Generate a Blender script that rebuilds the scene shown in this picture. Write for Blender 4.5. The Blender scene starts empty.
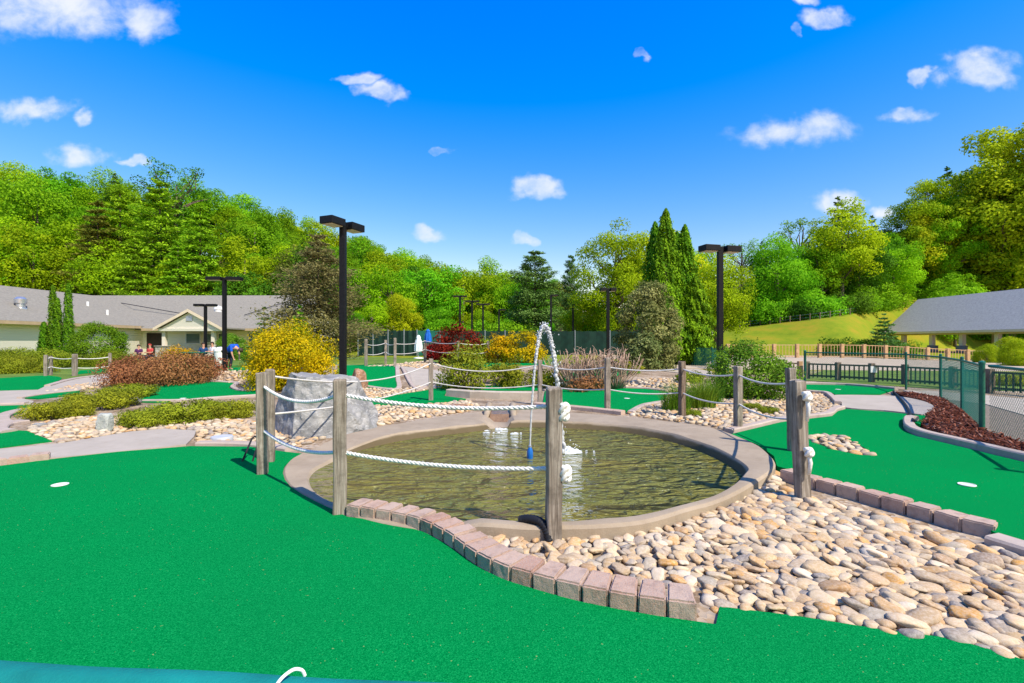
import bpy, bmesh, math, random
import numpy as np
from mathutils import Vector, Matrix, Quaternion, noise as mnoise
from mathutils.geometry import delaunay_2d_cdt

C = bpy.context.scene.collection
SC = bpy.context.scene
R = math.radians
random.seed(7)
F, CX, CY, H = 490.0, 512.0, 341.5, 1.3      # survey of the place: one level tripod at 1.3 m

# ------------------------------------------------------------------ terrain
def sst(a, b, v):
    t = min(1.0, max(0.0, (v - a) / (b - a)))
    return t * t * (3 - 2 * t)
def lerp_tab(tab, v):
    if v <= tab[0][0]: return tab[0][1:]
    for p, q in zip(tab, tab[1:]):
        if v <= q[0]:
            f = (v - p[0]) / (q[0] - p[0])
            return tuple(a + (b - a) * f for a, b in zip(p[1:], q[1:]))
    return tab[-1][1:]
LEFT = [(-1.6, 60, 95, 21), (-1.05, 62, 84, 18.5), (-.85, 62, 84, 17.5), (-.555, 64, 100, 17.5), (-.3, 66, 130, 13.5),
        (-.167, 70, 160, 9.5), (-.05, 80, 200, 9.5), (.1, 90, 210, 11), (.25, 95, 200, 9), (.45, 100, 200, 9), (2, 100, 200, 9)]
BANK = [(10, 0.2), (20, 1.2), (28.8, 3.0), (46.6, 5.4), (57, 6.2), (65, 8.6), (100, 19), (160, 26)]
BST = [(30, 45, 19), (36, 46.4, 11), (40, 51.6, 7), (46, 59.35, 4), (50.0, 64.5, 3), (50.8, 66.9, 3), (60, 68.5, 5), (75, 76, 14), (200, 84, 19)]
def hz(x, y):
    z = .35 * sst(12.5, 18, y) * (1 - sst(26, 40, y)) * sst(-13, -8, x) * (1 - sst(3, 8, x))
    if y > 20:
        z -= .5 * sst(26, 40, x) * sst(28, 40, y) * (1 - sst(46, 54, y))
        f, r, zz = lerp_tab(LEFT, x / y)
        z += zz * sst(f, r, y)
        a = lerp_tab(BANK, x)[0]; s, l = lerp_tab(BST, x)
        z += a * sst(s, s + l, y)
    return z
def bank_top(px):
    y = 46.0
    while y < 90:
        b, l = lerp_tab(BST, (px - CX) / F * y)
        if y >= b + l - .4: return y
        y += .25
    return y
def G(px, py, dz=0.0):
    k = (py - CY) / F; d = H / k
    for _ in range(25):
        d = (H - hz((px - CX) / F * d, d) - dz) / k
    return ((px - CX) / F * d, d)
def GP(pts, dz=0.0): return [G(p[0], p[1], dz) for p in pts]
def XY(px, d): return ((px - CX) / F * d, d)
def ZH(py, d): return H + (CY - py) / F * d

# ------------------------------------------------------------------ materials
def newmat(name):
    m = bpy.data.materials.new(name); m.use_nodes = True
    nt = m.node_tree; b = nt.nodes['Principled BSDF']
    return m, nt, b
def N(nt, t, **kw):
    n = nt.nodes.new(t)
    for k, v in kw.items():
        if k in n.inputs.keys() if isinstance(k, str) else False: n.inputs[k].default_value = v
        else: setattr(n, k, v)
    return n
def L(nt, a, b): nt.links.new(a, b)
def ramp(nt, fac, stops, interp='LINEAR'):
    n = nt.nodes.new('ShaderNodeValToRGB'); n.color_ramp.interpolation = interp
    e = n.color_ramp.elements
    while len(e) < len(stops): e.new(.5)
    for i, (p, c) in enumerate(stops):
        e[i].position = p; e[i].color = (*c, 1) if len(c) == 3 else c
    L(nt, fac, n.inputs[0]); return n.outputs[0]
def noise(nt, vec, scale, detail=4, rough=.55, dist=0):
    n = nt.nodes.new('ShaderNodeTexNoise')
    n.inputs['Scale'].default_value = scale; n.inputs['Detail'].default_value = detail
    n.inputs['Roughness'].default_value = rough; n.inputs['Distortion'].default_value = dist
    L(nt, vec, n.inputs['Vector']); return n.outputs['Fac']
def mix(nt, fac, a, b, blend='MIX'):
    n = nt.nodes.new('ShaderNodeMix'); n.data_type = 'RGBA'; n.blend_type = blend
    for s, v in ((0, fac), (6, a), (7, b)):
        if hasattr(v, 'is_output'): L(nt, v, n.inputs[s])
        elif isinstance(v, (int, float)): n.inputs[s].default_value = v
        else: n.inputs[s].default_value = (*v, 1)
    return n.outputs[2]
def math_(nt, op, a, b=None, c=None, clamp=False):
    n = nt.nodes.new('ShaderNodeMath'); n.operation = op; n.use_clamp = clamp
    for i, v in enumerate((a, b, c)):
        if v is None: continue
        if hasattr(v, 'is_output'): L(nt, v, n.inputs[i])
        else: n.inputs[i].default_value = v
    return n.outputs[0]
def bump(nt, b, h, strength=.4, dist=.01):
    n = nt.nodes.new('ShaderNodeBump'); n.inputs['Strength'].default_value = strength; n.inputs['Distance'].default_value = dist
    L(nt, h, n.inputs['Height']); L(nt, n.outputs[0], b.inputs['Normal'])
def pos(nt, kind='world'):
    if kind == 'world': return nt.nodes.new('ShaderNodeNewGeometry').outputs['Position']
    return nt.nodes.new('ShaderNodeTexCoord').outputs['Object']
def scaled(nt, v, s):
    n = nt.nodes.new('ShaderNodeMapping'); n.inputs['Scale'].default_value = s; L(nt, v, n.inputs['Vector']); return n.outputs[0]

def mat(name, c1, c2=None, rough=.7, scale=6, bumpS=0, bumpscale=40, metallic=0, coord='world', spec=.3, detail=5, stretch=None, bd=.004):
    m, nt, b = newmat(name)
    b.inputs['Roughness'].default_value = rough; b.inputs['Metallic'].default_value = metallic
    b.inputs['Specular IOR Level'].default_value = spec
    v = pos(nt, coord)
    if stretch: v = scaled(nt, v, stretch)
    if c2:
        L(nt, ramp(nt, noise(nt, v, scale, detail), [(.3, c1), (.7, c2)]), b.inputs['Base Color'])
    else: b.inputs['Base Color'].default_value = (*c1, 1)
    if bumpS: bump(nt, b, noise(nt, v, bumpscale, 4), bumpS, bd)
    return m

def leafmat(name, dark, light, var=.5, trans=.3, hue=.02):
    m, nt, b = newmat(name)
    a = N(nt, 'ShaderNodeAttribute', attribute_name='tint'); oi = nt.nodes.new('ShaderNodeObjectInfo')
    col = mix(nt, a.outputs['Fac'], dark, light)
    hs = nt.nodes.new('ShaderNodeHueSaturation')
    L(nt, math_(nt, 'ADD', .5 - hue, math_(nt, 'MULTIPLY', oi.outputs['Random'], 2 * hue)), hs.inputs['Hue'])
    L(nt, math_(nt, 'ADD', 1 - var * .5, math_(nt, 'MULTIPLY', math_(nt, 'FRACT', math_(nt, 'MULTIPLY', oi.outputs['Random'], 7.3)), var)), hs.inputs['Value'])
    L(nt, col, hs.inputs['Color'])
    b.inputs['Roughness'].default_value = .7; b.inputs['Specular IOR Level'].default_value = .07
    L(nt, hs.outputs[0], b.inputs['Base Color'])
    t = nt.nodes.new('ShaderNodeBsdfTranslucent'); L(nt, hs.outputs[0], t.inputs['Color'])
    ms = nt.nodes.new('ShaderNodeMixShader'); ms.inputs[0].default_value = trans
    L(nt, b.outputs[0], ms.inputs[1]); L(nt, t.outputs[0], ms.inputs[2])
    L(nt, ms.outputs[0], nt.nodes['Material Output'].inputs['Surface'])
    return m

M = {}
# turf
def turf():
    m, nt, b = newmat('turf'); v = pos(nt)
    big = noise(nt, v, 1.1, 3); fine = noise(nt, v, 150, 3, .8); mid = noise(nt, v, 30, 4, .7)
    col = ramp(nt, fine, [(.3, (.0, .085, .018)), (.5, (.0, .215, .05)), (.7, (.014, .38, .105))])
    col = mix(nt, math_(nt, 'MULTIPLY', mid, .35), col, (.0, .16, .036))
    col = mix(nt, math_(nt, 'MULTIPLY', ramp(nt, big, [(.3, (0, 0, 0)), (.75, (1, 1, 1))]), .35), col, (.004, .15, .042))
    sp = noise(nt, v, 75, 1, .5)
    col = mix(nt, ramp(nt, sp, [(.77, (0, 0, 0)), (.79, (1, 1, 1))]), col, (.22, .30, .11))
    L(nt, col, b.inputs['Base Color']); b.inputs['Roughness'].default_value = .95; b.inputs['Specular IOR Level'].default_value = .0
    bump(nt, b, fine, .7, .006); return m
M['turf'] = turf()
def ground_mat():
    m, nt, b = newmat('ground_soil'); v = pos(nt)
    sx = nt.nodes.new('ShaderNodeSeparateXYZ'); L(nt, v, sx.inputs[0])
    vo = nt.nodes.new('ShaderNodeTexVoronoi'); vo.inputs['Scale'].default_value = 26; L(nt, v, vo.inputs['Vector'])
    hs = nt.nodes.new('ShaderNodeSeparateColor'); L(nt, vo.outputs['Color'], hs.inputs[0])
    peb = ramp(nt, hs.outputs[0], [(0, (.20, .13, .075)), (.4, (.36, .27, .18)), (.7, (.46, .37, .28)), (1, (.30, .26, .22))])
    soil = ramp(nt, noise(nt, v, 3, 5), [(.35, (.13, .085, .05)), (.7, (.27, .2, .13))])
    near = mix(nt, ramp(nt, noise(nt, v, 1.2, 4), [(.35, (0, 0, 0)), (.6, (1, 1, 1))]), soil, peb)
    grass = ramp(nt, noise(nt, v, .35, 6, .7), [(.25, (.10, .17, .008)), (.46, (.19, .235, .012)), (.62, (.29, .235, .018)), (.78, (.36, .20, .045))])
    grass = mix(nt, math_(nt, 'MULTIPLY', noise(nt, v, 9, 3), .35), grass, (.11, .17, .012))
    wood = ramp(nt, noise(nt, v, .8, 5), [(.3, (.035, .03, .015)), (.7, (.14, .10, .06))])
    nz = math_(nt, 'MULTIPLY', math_(nt, 'SUBTRACT', noise(nt, v, .25, 3), .5), 8)
    d = math_(nt, 'ADD', sx.outputs[1], nz)
    f1 = math_(nt, 'DIVIDE', math_(nt, 'SUBTRACT', d, 19), 3, clamp=True)
    col = mix(nt, f1, near, grass)
    wt = N(nt, 'ShaderNodeAttribute', attribute_name='wood'); f2 = math_(nt, 'MULTIPLY', math_(nt, 'SUBTRACT', math_(nt, 'ADD', wt.outputs['Fac'], math_(nt, 'MULTIPLY', nz, .06)), .3), 3.0, clamp=True)
    col = mix(nt, f2, col, wood)
    L(nt, col, b.inputs['Base Color']); b.inputs['Roughness'].default_value = .95; b.inputs['Specular IOR Level'].default_value = .1
    bump(nt, b, vo.outputs['Distance'], .5, .02); return m
M['ground'] = ground_mat()
def concrete(name, c1, c2, stain=(.2, .15, .1), sx=2.0):
    m, nt, b = newmat(name); v = pos(nt)
    col = ramp(nt, noise(nt, v, sx, 6, .65), [(.3, c1), (.7, c2)])
    col = mix(nt, ramp(nt, noise(nt, v, 7, 5, .7), [(.55, (0, 0, 0)), (.8, (.6, .6, .6))]), col, stain)
    col = mix(nt, math_(nt, 'MULTIPLY', noise(nt, v, 160, 2), .35), col, (.5, .46, .4))
    L(nt, col, b.inputs['Base Color']); b.inputs['Roughness'].default_value = .9; b.inputs['Specular IOR Level'].default_value = .15
    bump(nt, b, noise(nt, v, 90, 4), .35, .006); return m
M['concrete'] = concrete('path_concrete', (.31, .265, .215), (.40, .345, .285), (.25, .18, .12))
M['rim'] = concrete('rim_concrete', (.22, .16, .10), (.33, .255, .175), (.13, .08, .04), 3)
def wetline():
    nt = M['rim'].node_tree; b = nt.nodes['Principled BSDF']; src = b.inputs['Base Color'].links[0].from_socket
    v = pos(nt); sx = nt.nodes.new('ShaderNodeSeparateXYZ'); L(nt, v, sx.inputs[0])
    vm = nt.nodes.new('ShaderNodeVectorMath'); vm.operation = 'DISTANCE'; L(nt, v, vm.inputs[0]); vm.inputs[1].default_value = (.15, 5.85, .0)
    z = math_(nt, 'ADD', sx.outputs[2], math_(nt, 'MULTIPLY', math_(nt, 'SUBTRACT', noise(nt, v, 4, 5), .5), .05))
    f = math_(nt, 'MULTIPLY', math_(nt, 'DIVIDE', math_(nt, 'SUBTRACT', .088, z), .03, clamp=True), math_(nt, 'LESS_THAN', vm.outputs['Value'], 2.62))
    gn = nt.nodes.new('ShaderNodeNewGeometry'); sn = nt.nodes.new('ShaderNodeSeparateXYZ'); L(nt, gn.outputs['True Normal'], sn.inputs[0]); f = math_(nt, 'MULTIPLY', f, math_(nt, 'LESS_THAN', math_(nt, 'ABSOLUTE', sn.outputs[2]), .55)); v2 = nt.nodes.new('ShaderNodeVectorMath'); v2.operation = 'SUBTRACT'; L(nt, v, v2.inputs[0]); v2.inputs[1].default_value = (.15, 5.85, 0); v3 = nt.nodes.new('ShaderNodeVectorMath'); v3.operation = 'DOT_PRODUCT'; L(nt, v2.outputs[0], v3.inputs[0]); L(nt, gn.outputs['True Normal'], v3.inputs[1]); f = math_(nt, 'MULTIPLY', f, math_(nt, 'LESS_THAN', v3.outputs['Value'], 0.0))
    L(nt, mix(nt, math_(nt, 'MULTIPLY', f, .8), src, (.07, .05, .018)), b.inputs['Base Color'])
wetline()
M['kerb'] = concrete('kerb_concrete', (.32, .24, .20), (.43, .35, .30), (.2, .12, .09), 5)
M['wallstone'] = concrete('retaining_stone', (.36, .29, .22), (.5, .43, .35), (.22, .15, .10), 4)
def brick():
    m, nt, b = newmat('paver_brick'); v = pos(nt)
    oi = nt.nodes.new('ShaderNodeObjectInfo')
    gi = nt.nodes.new('ShaderNodeNewGeometry')
    rnd = math_(nt, 'FRACT', math_(nt, 'ADD', oi.outputs['Random'], gi.outputs['Random Per Island']))
    base = ramp(nt, rnd, [(0, (.44, .275, .205)), (.35, (.50, .355, .275)), (.7, (.45, .325, .26)), (1, (.40, .22, .155))])
    col = mix(nt, ramp(nt, noise(nt, v, 120, 3, .8), [(.42, (0, 0, 0)), (.62, (.8, .8, .8))]), base, (.42, .34, .29))
    col = mix(nt, ramp(nt, noise(nt, v, 14, 5, .7), [(.5, (0, 0, 0)), (.8, (.7, .7, .7))]), col, (.15, .09, .075))
    L(nt, col, b.inputs['Base Color']); b.inputs['Roughness'].default_value = .92; b.inputs['Specular IOR Level'].default_value = .12
    bump(nt, b, noise(nt, v, 150, 4, .7), .8, .006); return m
M['brick'] = brick()
def stonemat():
    m, nt, b = newmat('river_stone'); oi = nt.nodes.new('ShaderNodeObjectInfo'); gi = nt.nodes.new('ShaderNodeNewGeometry')
    v = pos(nt)
    rnd = math_(nt, 'FRACT', math_(nt, 'ADD', math_(nt, 'MULTIPLY', oi.outputs['Random'], 5.17), gi.outputs['Random Per Island']))
    base = ramp(nt, rnd, [(0, (.36, .25, .13)), (.14, (.48, .375, .245)), (.28, (.26, .23, .18)), (.4, (.43, .265, .115)), (.5, (.53, .45, .34)),
                          (.62, (.30, .225, .145)), (.72, (.44, .23, .06)), (.77, (.15, .14, .135)), (.9, (.42, .31, .19)), (1, (.27, .17, .09))])
    st = noise(nt, scaled(nt, pos(nt, 'obj'), (9, 9, 40)), 1.6, 5, .6, 1.0)
    col = mix(nt, ramp(nt, st, [(.45, (0, 0, 0)), (.75, (.55, .55, .55))]), base, (.40, .29, .2))
    col = mix(nt, math_(nt, 'MULTIPLY', ramp(nt, noise(nt, v, 70, 4, .7), [(.4, (0, 0, 0)), (.7, (1, 1, 1))]), .3), col, (.68, .62, .55))
    hq = nt.nodes.new('ShaderNodeHueSaturation'); hq.inputs['Saturation'].default_value = 1.06; hq.inputs['Value'].default_value = 1.15; L(nt, col, hq.inputs['Color'])
    L(nt, hq.outputs[0], b.inputs['Base Color']); b.inputs['Roughness'].default_value = .8; b.inputs['Specular IOR Level'].default_value = .1
    bump(nt, b, noise(nt, v, 110, 4), .4, .004); return m
M['stone'] = stonemat()
def timber(name, a, c, d, rough=.85):
    m, nt, b = newmat(name); v = pos(nt, 'obj')
    oi = nt.nodes.new('ShaderNodeObjectInfo')
    off = nt.nodes.new('ShaderNodeVectorMath'); off.operation = 'ADD'; L(nt, v, off.inputs[0])
    cb = nt.nodes.new('ShaderNodeCombineXYZ'); L(nt, math_(nt, 'MULTIPLY', oi.outputs['Random'], 31), cb.inputs[0]); L(nt, cb.outputs[0], off.inputs[1])
    gv = scaled(nt, off.outputs[0], (55, 55, 2.2)); g = noise(nt, gv, 1.0, 6, .7, .6)
    col = ramp(nt, g, [(.3, a), (.5, c), (.7, d)])
    col = mix(nt, ramp(nt, noise(nt, off.outputs[0], 5, 5, .7), [(.48, (0, 0, 0)), (.75, (.75, .75, .75))]), col, tuple(x * .55 for x in a))
    L(nt, col, b.inputs['Base Color']); b.inputs['Roughness'].default_value = rough; b.inputs['Specular IOR Level'].default_value = .15
    bump(nt, b, g, .8, .006); return m
M['post'] = timber('weathered_timber', (.095, .075, .058), (.25, .21, .17), (.43, .385, .33))
M['post_dark'] = timber('dark_timber', (.07, .045, .032), (.17, .12, .085), (.33, .27, .22))
M['newwood'] = timber('treated_wood', (.36, .2, .085), (.52, .33, .17), (.62, .46, .28))
M['palewood'] = timber('pale_wood', (.40, .3, .2), (.58, .47, .34), (.68, .6, .48))
M['picket'] = timber('dark_picket', (.03, .035, .025), (.07, .065, .045), (.13, .10, .07))
M['bark'] = mat('bark', (.055, .04, .028), (.17, .135, .10), .9, 8, .6, 30, stretch=(1, 1, .25), bd=.03)
M['palebark'] = mat('pale_bark', (.2, .17, .14), (.38, .34, .29), .9, 4, .4, 30)
M['twig'] = mat('twig', (.24, .13, .09), (.46, .34, .26), .85, 9, 0)
M['rope'] = mat('white_rope', (.58, .56, .52), (.78, .76, .72), .9, 60, .4, 300, bd=.002)
M['rope_grey'] = mat('grey_rope', (.46, .44, .42), (.66, .64, .60), .9, 60)
M['black'] = mat('black_metal', (.004, .004, .005), (.009, .009, .011), .5, 20, 0, spec=.2)
M['rubber'] = mat('black_rubber', (.012, .013, .018), None, .6)
M['lens'] = mat('lamp_lens', (.55, .42, .28), (.7, .58, .42), .35, 9)
M['greenfence'] = mat('green_vinyl', (.004, .095, .058), (.008, .14, .085), .45, 15, spec=.4)
M['wire'] = mat('green_wire', (.004, .16, .105), None, .5)
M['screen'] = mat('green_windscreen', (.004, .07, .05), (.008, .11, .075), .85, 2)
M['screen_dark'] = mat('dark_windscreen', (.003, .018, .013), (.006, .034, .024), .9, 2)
M['teal'] = mat('teal_fabric', (.0, .13, .125), (.001, .21, .195), .8, 9, .8, 220, bd=.002)
M['steel'] = mat('galvanised', (.45, .47, .5), (.7, .72, .75), .35, 6, metallic=.8)
M['greysteel'] = mat('dull_steel', (.16, .19, .2), (.22, .25, .26), .6, 5)
M['wirewhite'] = mat('white_wire', (.75, .78, .78), None, .4)
M['mulch'] = None
def mulch():
    m, nt, b = newmat('red_mulch'); v = pos(nt); gi = nt.nodes.new('ShaderNodeNewGeometry')
    L(nt, ramp(nt, gi.outputs['Random Per Island'], [(0, (.05, .016, .010)), (.5, (.15, .042, .022)), (.85, (.25, .085, .05)), (1, (.36, .2, .14))]), b.inputs['Base Color'])
    b.inputs['Roughness'].default_value = .95; b.inputs['Specular IOR Level'].default_value = .1; return m
M['mulch'] = mulch()
M['mulchbed'] = mat('mulch_bed', (.05, .017, .011), (.15, .045, .025), .95, 30, .8, 60, bd=.02)
M['browngravel'] = mat('brown_gravel', (.10, .075, .055), (.28, .23, .185), .95, 45, .8, 50, bd=.02)
M['lot'] = mat('lot_gravel', (.36, .28, .19), (.50, .41, .31), .95, 2, .3, 30)
M['lawn'] = mat('lawn', (.06, .13, .012), (.17, .24, .03), .95, 1.5, .8, 60, bd=.03)
def watermat():
    m, nt, b = newmat('pond_water'); v = pos(nt)
    col = ramp(nt, noise(nt, scaled(nt, v, (1, 2.2, 1)), 1.0, 5, .65, .6), [(.32, (.105, .118, .026)), (.5, (.145, .145, .028)), (.7, (.185, .155, .024))])
    L(nt, col, b.inputs['Base Color']); b.inputs['Roughness'].default_value = .035; b.inputs['IOR'].default_value = 1.34
    b.inputs['Specular IOR Level'].default_value = .75
    w = noise(nt, scaled(nt, v, (1.0, 2.0, 1)), 1.9, 2, .45, 1.2)
    w2 = noise(nt, scaled(nt, v, (1.2, 2.0, 1)), 6.5, 2, .5, .8)
    h = math_(nt, 'ADD', w, math_(nt, 'MULTIPLY', w2, .42))
    bump(nt, b, h, 1.0, .34); return m
M['water'] = watermat()
def jetmat():
    m, nt, b = newmat('falling_water')
    b.inputs['Base Color'].default_value = (.93, .96, 1, 1); b.inputs['Roughness'].default_value = .12
    b.inputs['IOR'].default_value = 1.33; b.inputs['Transmission Weight'].default_value = .5; return m
M['jet'] = jetmat()
M['foam'] = mat('foam', (.55, .58, .58), (.72, .75, .76), .6, 30)
M['blue'] = mat('blue_plastic', (.01, .12, .42), None, .4)
def rockmat(name, c1, c2, c3, sc=1.6):
    m, nt, b = newmat(name); v = pos(nt, 'obj')
    n = noise(nt, scaled(nt, v, (1, 1, 1.8)), sc, 8, .68, 1.4)
    col = ramp(nt, n, [(.28, c1), (.5, c2), (.68, c3)])
    col = mix(nt, ramp(nt, noise(nt, scaled(nt, v, (2, 2, 5)), 2.2, 6, .75, 2.5), [(.56, (0, 0, 0)), (.6, (.55, .55, .55)), (.66, (0, 0, 0))]), col, (.62, .61, .6))
    L(nt, col, b.inputs['Base Color']); b.inputs['Roughness'].default_value = .8; b.inputs['Specular IOR Level'].default_value = .25
    bump(nt, b, noise(nt, v, 14, 8, .7), .7, .03); return m
M['boulder'] = rockmat('granite', (.12, .122, .124), (.25, .248, .243), (.43, .415, .395))
M['brownrock'] = rockmat('brown_rock', (.12, .055, .03), (.28, .15, .085), (.42, .27, .18), 4)
M['palerock'] = rockmat('pale_rock', (.24, .27, .24), (.38, .41, .38), (.5, .5, .47), 5)
M['wetrock'] = mat('wet_brown_stone', (.13, .075, .035), (.26, .16, .08), .25, 9, .6, 25, spec=.6, bd=.02)
def sidingmat():
    m, nt, b = newmat('cream_siding'); v = pos(nt)
    s = nt.nodes.new('ShaderNodeSeparateXYZ'); L(nt, v, s.inputs[0])
    w = math_(nt, 'FRACT', math_(nt, 'MULTIPLY', s.outputs[2], 5.5))
    b.inputs['Base Color'].default_value = (.88, .82, .72, 1); b.inputs['Roughness'].default_value = .7
    bump(nt, b, w, 1.0, .05); return m
M['siding'] = sidingmat()
def shingle():
    m, nt, b = newmat('grey_shingle'); v = pos(nt)
    bt = nt.nodes.new('ShaderNodeTexBrick'); bt.inputs['Scale'].default_value = 2.2
    L(nt, scaled(nt, v, (1, 1, 1)), bt.inputs['Vector'])
    n = noise(nt, v, 6, 5, .75); n2 = noise(nt, v, .5, 4)
    col = ramp(nt, n, [(.3, (.15, .142, .125)), (.7, (.28, .265, .23))])
    col = mix(nt, math_(nt, 'MULTIPLY', n2, .5), col, (.25, .23, .195))
    L(nt, col, b.inputs['Base Color']); b.inputs['Roughness'].default_value = .9; b.inputs['Specular IOR Level'].default_value = .05
    bump(nt, b, n, .5, .03); return m
M['shingle'] = shingle()
M['shingle_light'] = mat('pale_shingle', (.30, .295, .28), (.43, .42, .395), .9, 6, .5, 12, bd=.03)
M['tanfascia'] = mat('tan_fascia', (.36, .27, .16), (.44, .33, .2), .6, 3)
M['trim'] = mat('cream_trim', (.60, .50, .36), (.68, .58, .44), .6, 3)
M['white'] = mat('white_paint', (.72, .72, .70), (.8, .8, .78), .5, 3)
M['door'] = mat('dark_door', (.03, .018, .014), (.05, .03, .022), .4, 3)
M['glass'] = mat('window_glass', (.05, .10, .10), (.09, .15, .14), .08, 1, spec=.8)
M['fieldstone'] = mat('field_stone', (.25, .23, .2), (.5, .46, .4), .9, 6, .8, 9, bd=.05)
M['colstone'] = mat('cream_column', (.58, .53, .42), (.66, .6, .5), .7, 3)
M['skin'] = mat('skin', (.50, .27, .18), None, .55)
M['hair'] = mat('brown_hair', (.05, .03, .02), None, .6)
M['hair_red'] = mat('red_cap', (.45, .05, .03), None, .6)
for k, c in dict(shirt_purple=(.09, .02, .10), shirt_red=(.55, .06, .06), shirt_navy=(.01, .05, .16), shirt_white=(.75, .73, .78), shirt_blue=(.01, .10, .60), pants_dark=(.02, .025, .05), pants_tan=(.4, .3, .2)).items():
    M[k] = mat(k, c, tuple(x * .75 for x in c), .85, 12)
M['umb_white'] = mat('white_canvas', (.62, .72, .75), (.75, .8, .82), .8, 5)
M['umb_blue'] = mat('blue_canvas', (.005, .08, .40), (.01, .13, .55), .8, 5)

LM = dict(
    spring=leafmat('leaf_spring', (.10, .25, .003), (.42, .64, .010), .4, .45),
    yellow=leafmat('leaf_yellow', (.20, .29, .004), (.58, .66, .012), .3, .45),
    mid=leafmat('leaf_mid', (.06, .20, .004), (.27, .56, .012), .4, .45),
    bright=leafmat('leaf_bright', (.08, .27, .005), (.29, .60, .014), .3, .45),
    deep=leafmat('leaf_deep', (.028, .10, .005), (.11, .27, .012), .4),
    olive=leafmat('leaf_olive', (.08, .10, .014), (.25, .27, .035), .4),
    brownish=leafmat('leaf_brownish', (.09, .085, .032), (.27, .26, .09), .2),
    pine=leafmat('needle_pine', (.03, .10, .02), (.17, .33, .07), .3, .15),
    pinelight=leafmat('needle_light', (.08, .20, .006), (.34, .56, .018), .3, .25),
    cypress=leafmat('needle_cypress', (.035, .12, .004), (.24, .46, .012), .2, .25),
    arbor=leafmat('needle_arbor', (.03, .11, .004), (.15, .32, .010), .2, .2),
    juniper=leafmat('needle_juniper', (.07, .10, .006), (.36, .40, .022), .3, .25),
    junidark=leafmat('needle_juniper_dark', (.07, .11, .006), (.33, .36, .022), .2, .2),
    gold=leafmat('leaf_gold', (.15, .19, .003), (.86, .51, .005), .15, .35),
    red=leafmat('leaf_red', (.07, .003, .005), (.30, .016, .022), .2),
    barberry=leafmat('leaf_barberry', (.15, .055, .022), (.44, .19, .085), .2),
    lime=leafmat('leaf_lime', (.14, .26, .004), (.50, .64, .014), .2, .4),
    rosette=leafmat('leaf_rosette', (.035, .07, .010), (.34, .35, .12), .2),
    laurel=leafmat('leaf_laurel', (.05, .14, .006), (.30, .46, .035), .2, .3),
    blade=leafmat('grass_blade', (.05, .13, .007), (.21, .36, .025), .2, .3))

# ------------------------------------------------------------------ object helpers
def meta(o, label=None, cat=None, group=None, kind=None):
    if label: o['label'] = label
    if cat: o['category'] = cat
    if group: o['group'] = group
    if kind: o['kind'] = kind
    return o
def empty(name, loc=(0, 0, 0), rz=0, label=None, cat=None, group=None):
    o = bpy.data.objects.new(name, None); C.objects.link(o); o.location = loc; o.rotation_euler = (0, 0, rz)
    o.empty_display_size = .1
    return meta(o, label, cat, group)
def put(name, me, parent=None, loc=(0, 0, 0), rz=0, m=None):
    o = bpy.data.objects.new(name, me); C.objects.link(o); o.location = loc; o.rotation_euler = (0, 0, rz)
    if parent: o.parent = parent
    if m is not None and me.materials and me.materials[0] is not m:
        o.material_slots[0].link = 'OBJECT'; o.material_slots[0].material = m
    return o
def npmesh(name, V, Fq, m, smooth=False, tint=None):
    """V n*3, Fq m*k constant face size"""
    V = np.asarray(V, dtype=np.float32); Fq = np.asarray(Fq, dtype=np.int32)
    me = bpy.data.meshes.new(name); k = Fq.shape[1]
    me.vertices.add(len(V)); me.vertices.foreach_set('co', V.ravel())
    me.loops.add(Fq.size); me.loops.foreach_set('vertex_index', Fq.ravel())
    me.polygons.add(len(Fq)); me.polygons.foreach_set('loop_start', np.arange(0, Fq.size, k, dtype=np.int32))
    me.polygons.foreach_set('loop_total', np.full(len(Fq), k, dtype=np.int32))
    me.polygons.foreach_set('use_smooth', np.full(len(Fq), smooth, dtype=bool))
    me.update(calc_edges=True); me.validate()
    me.materials.append(m)
    if tint is not None:
        a = me.attributes.new('tint', 'FLOAT', 'FACE'); a.data.foreach_set('value', np.asarray(tint, dtype=np.float32))
    return me
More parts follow.
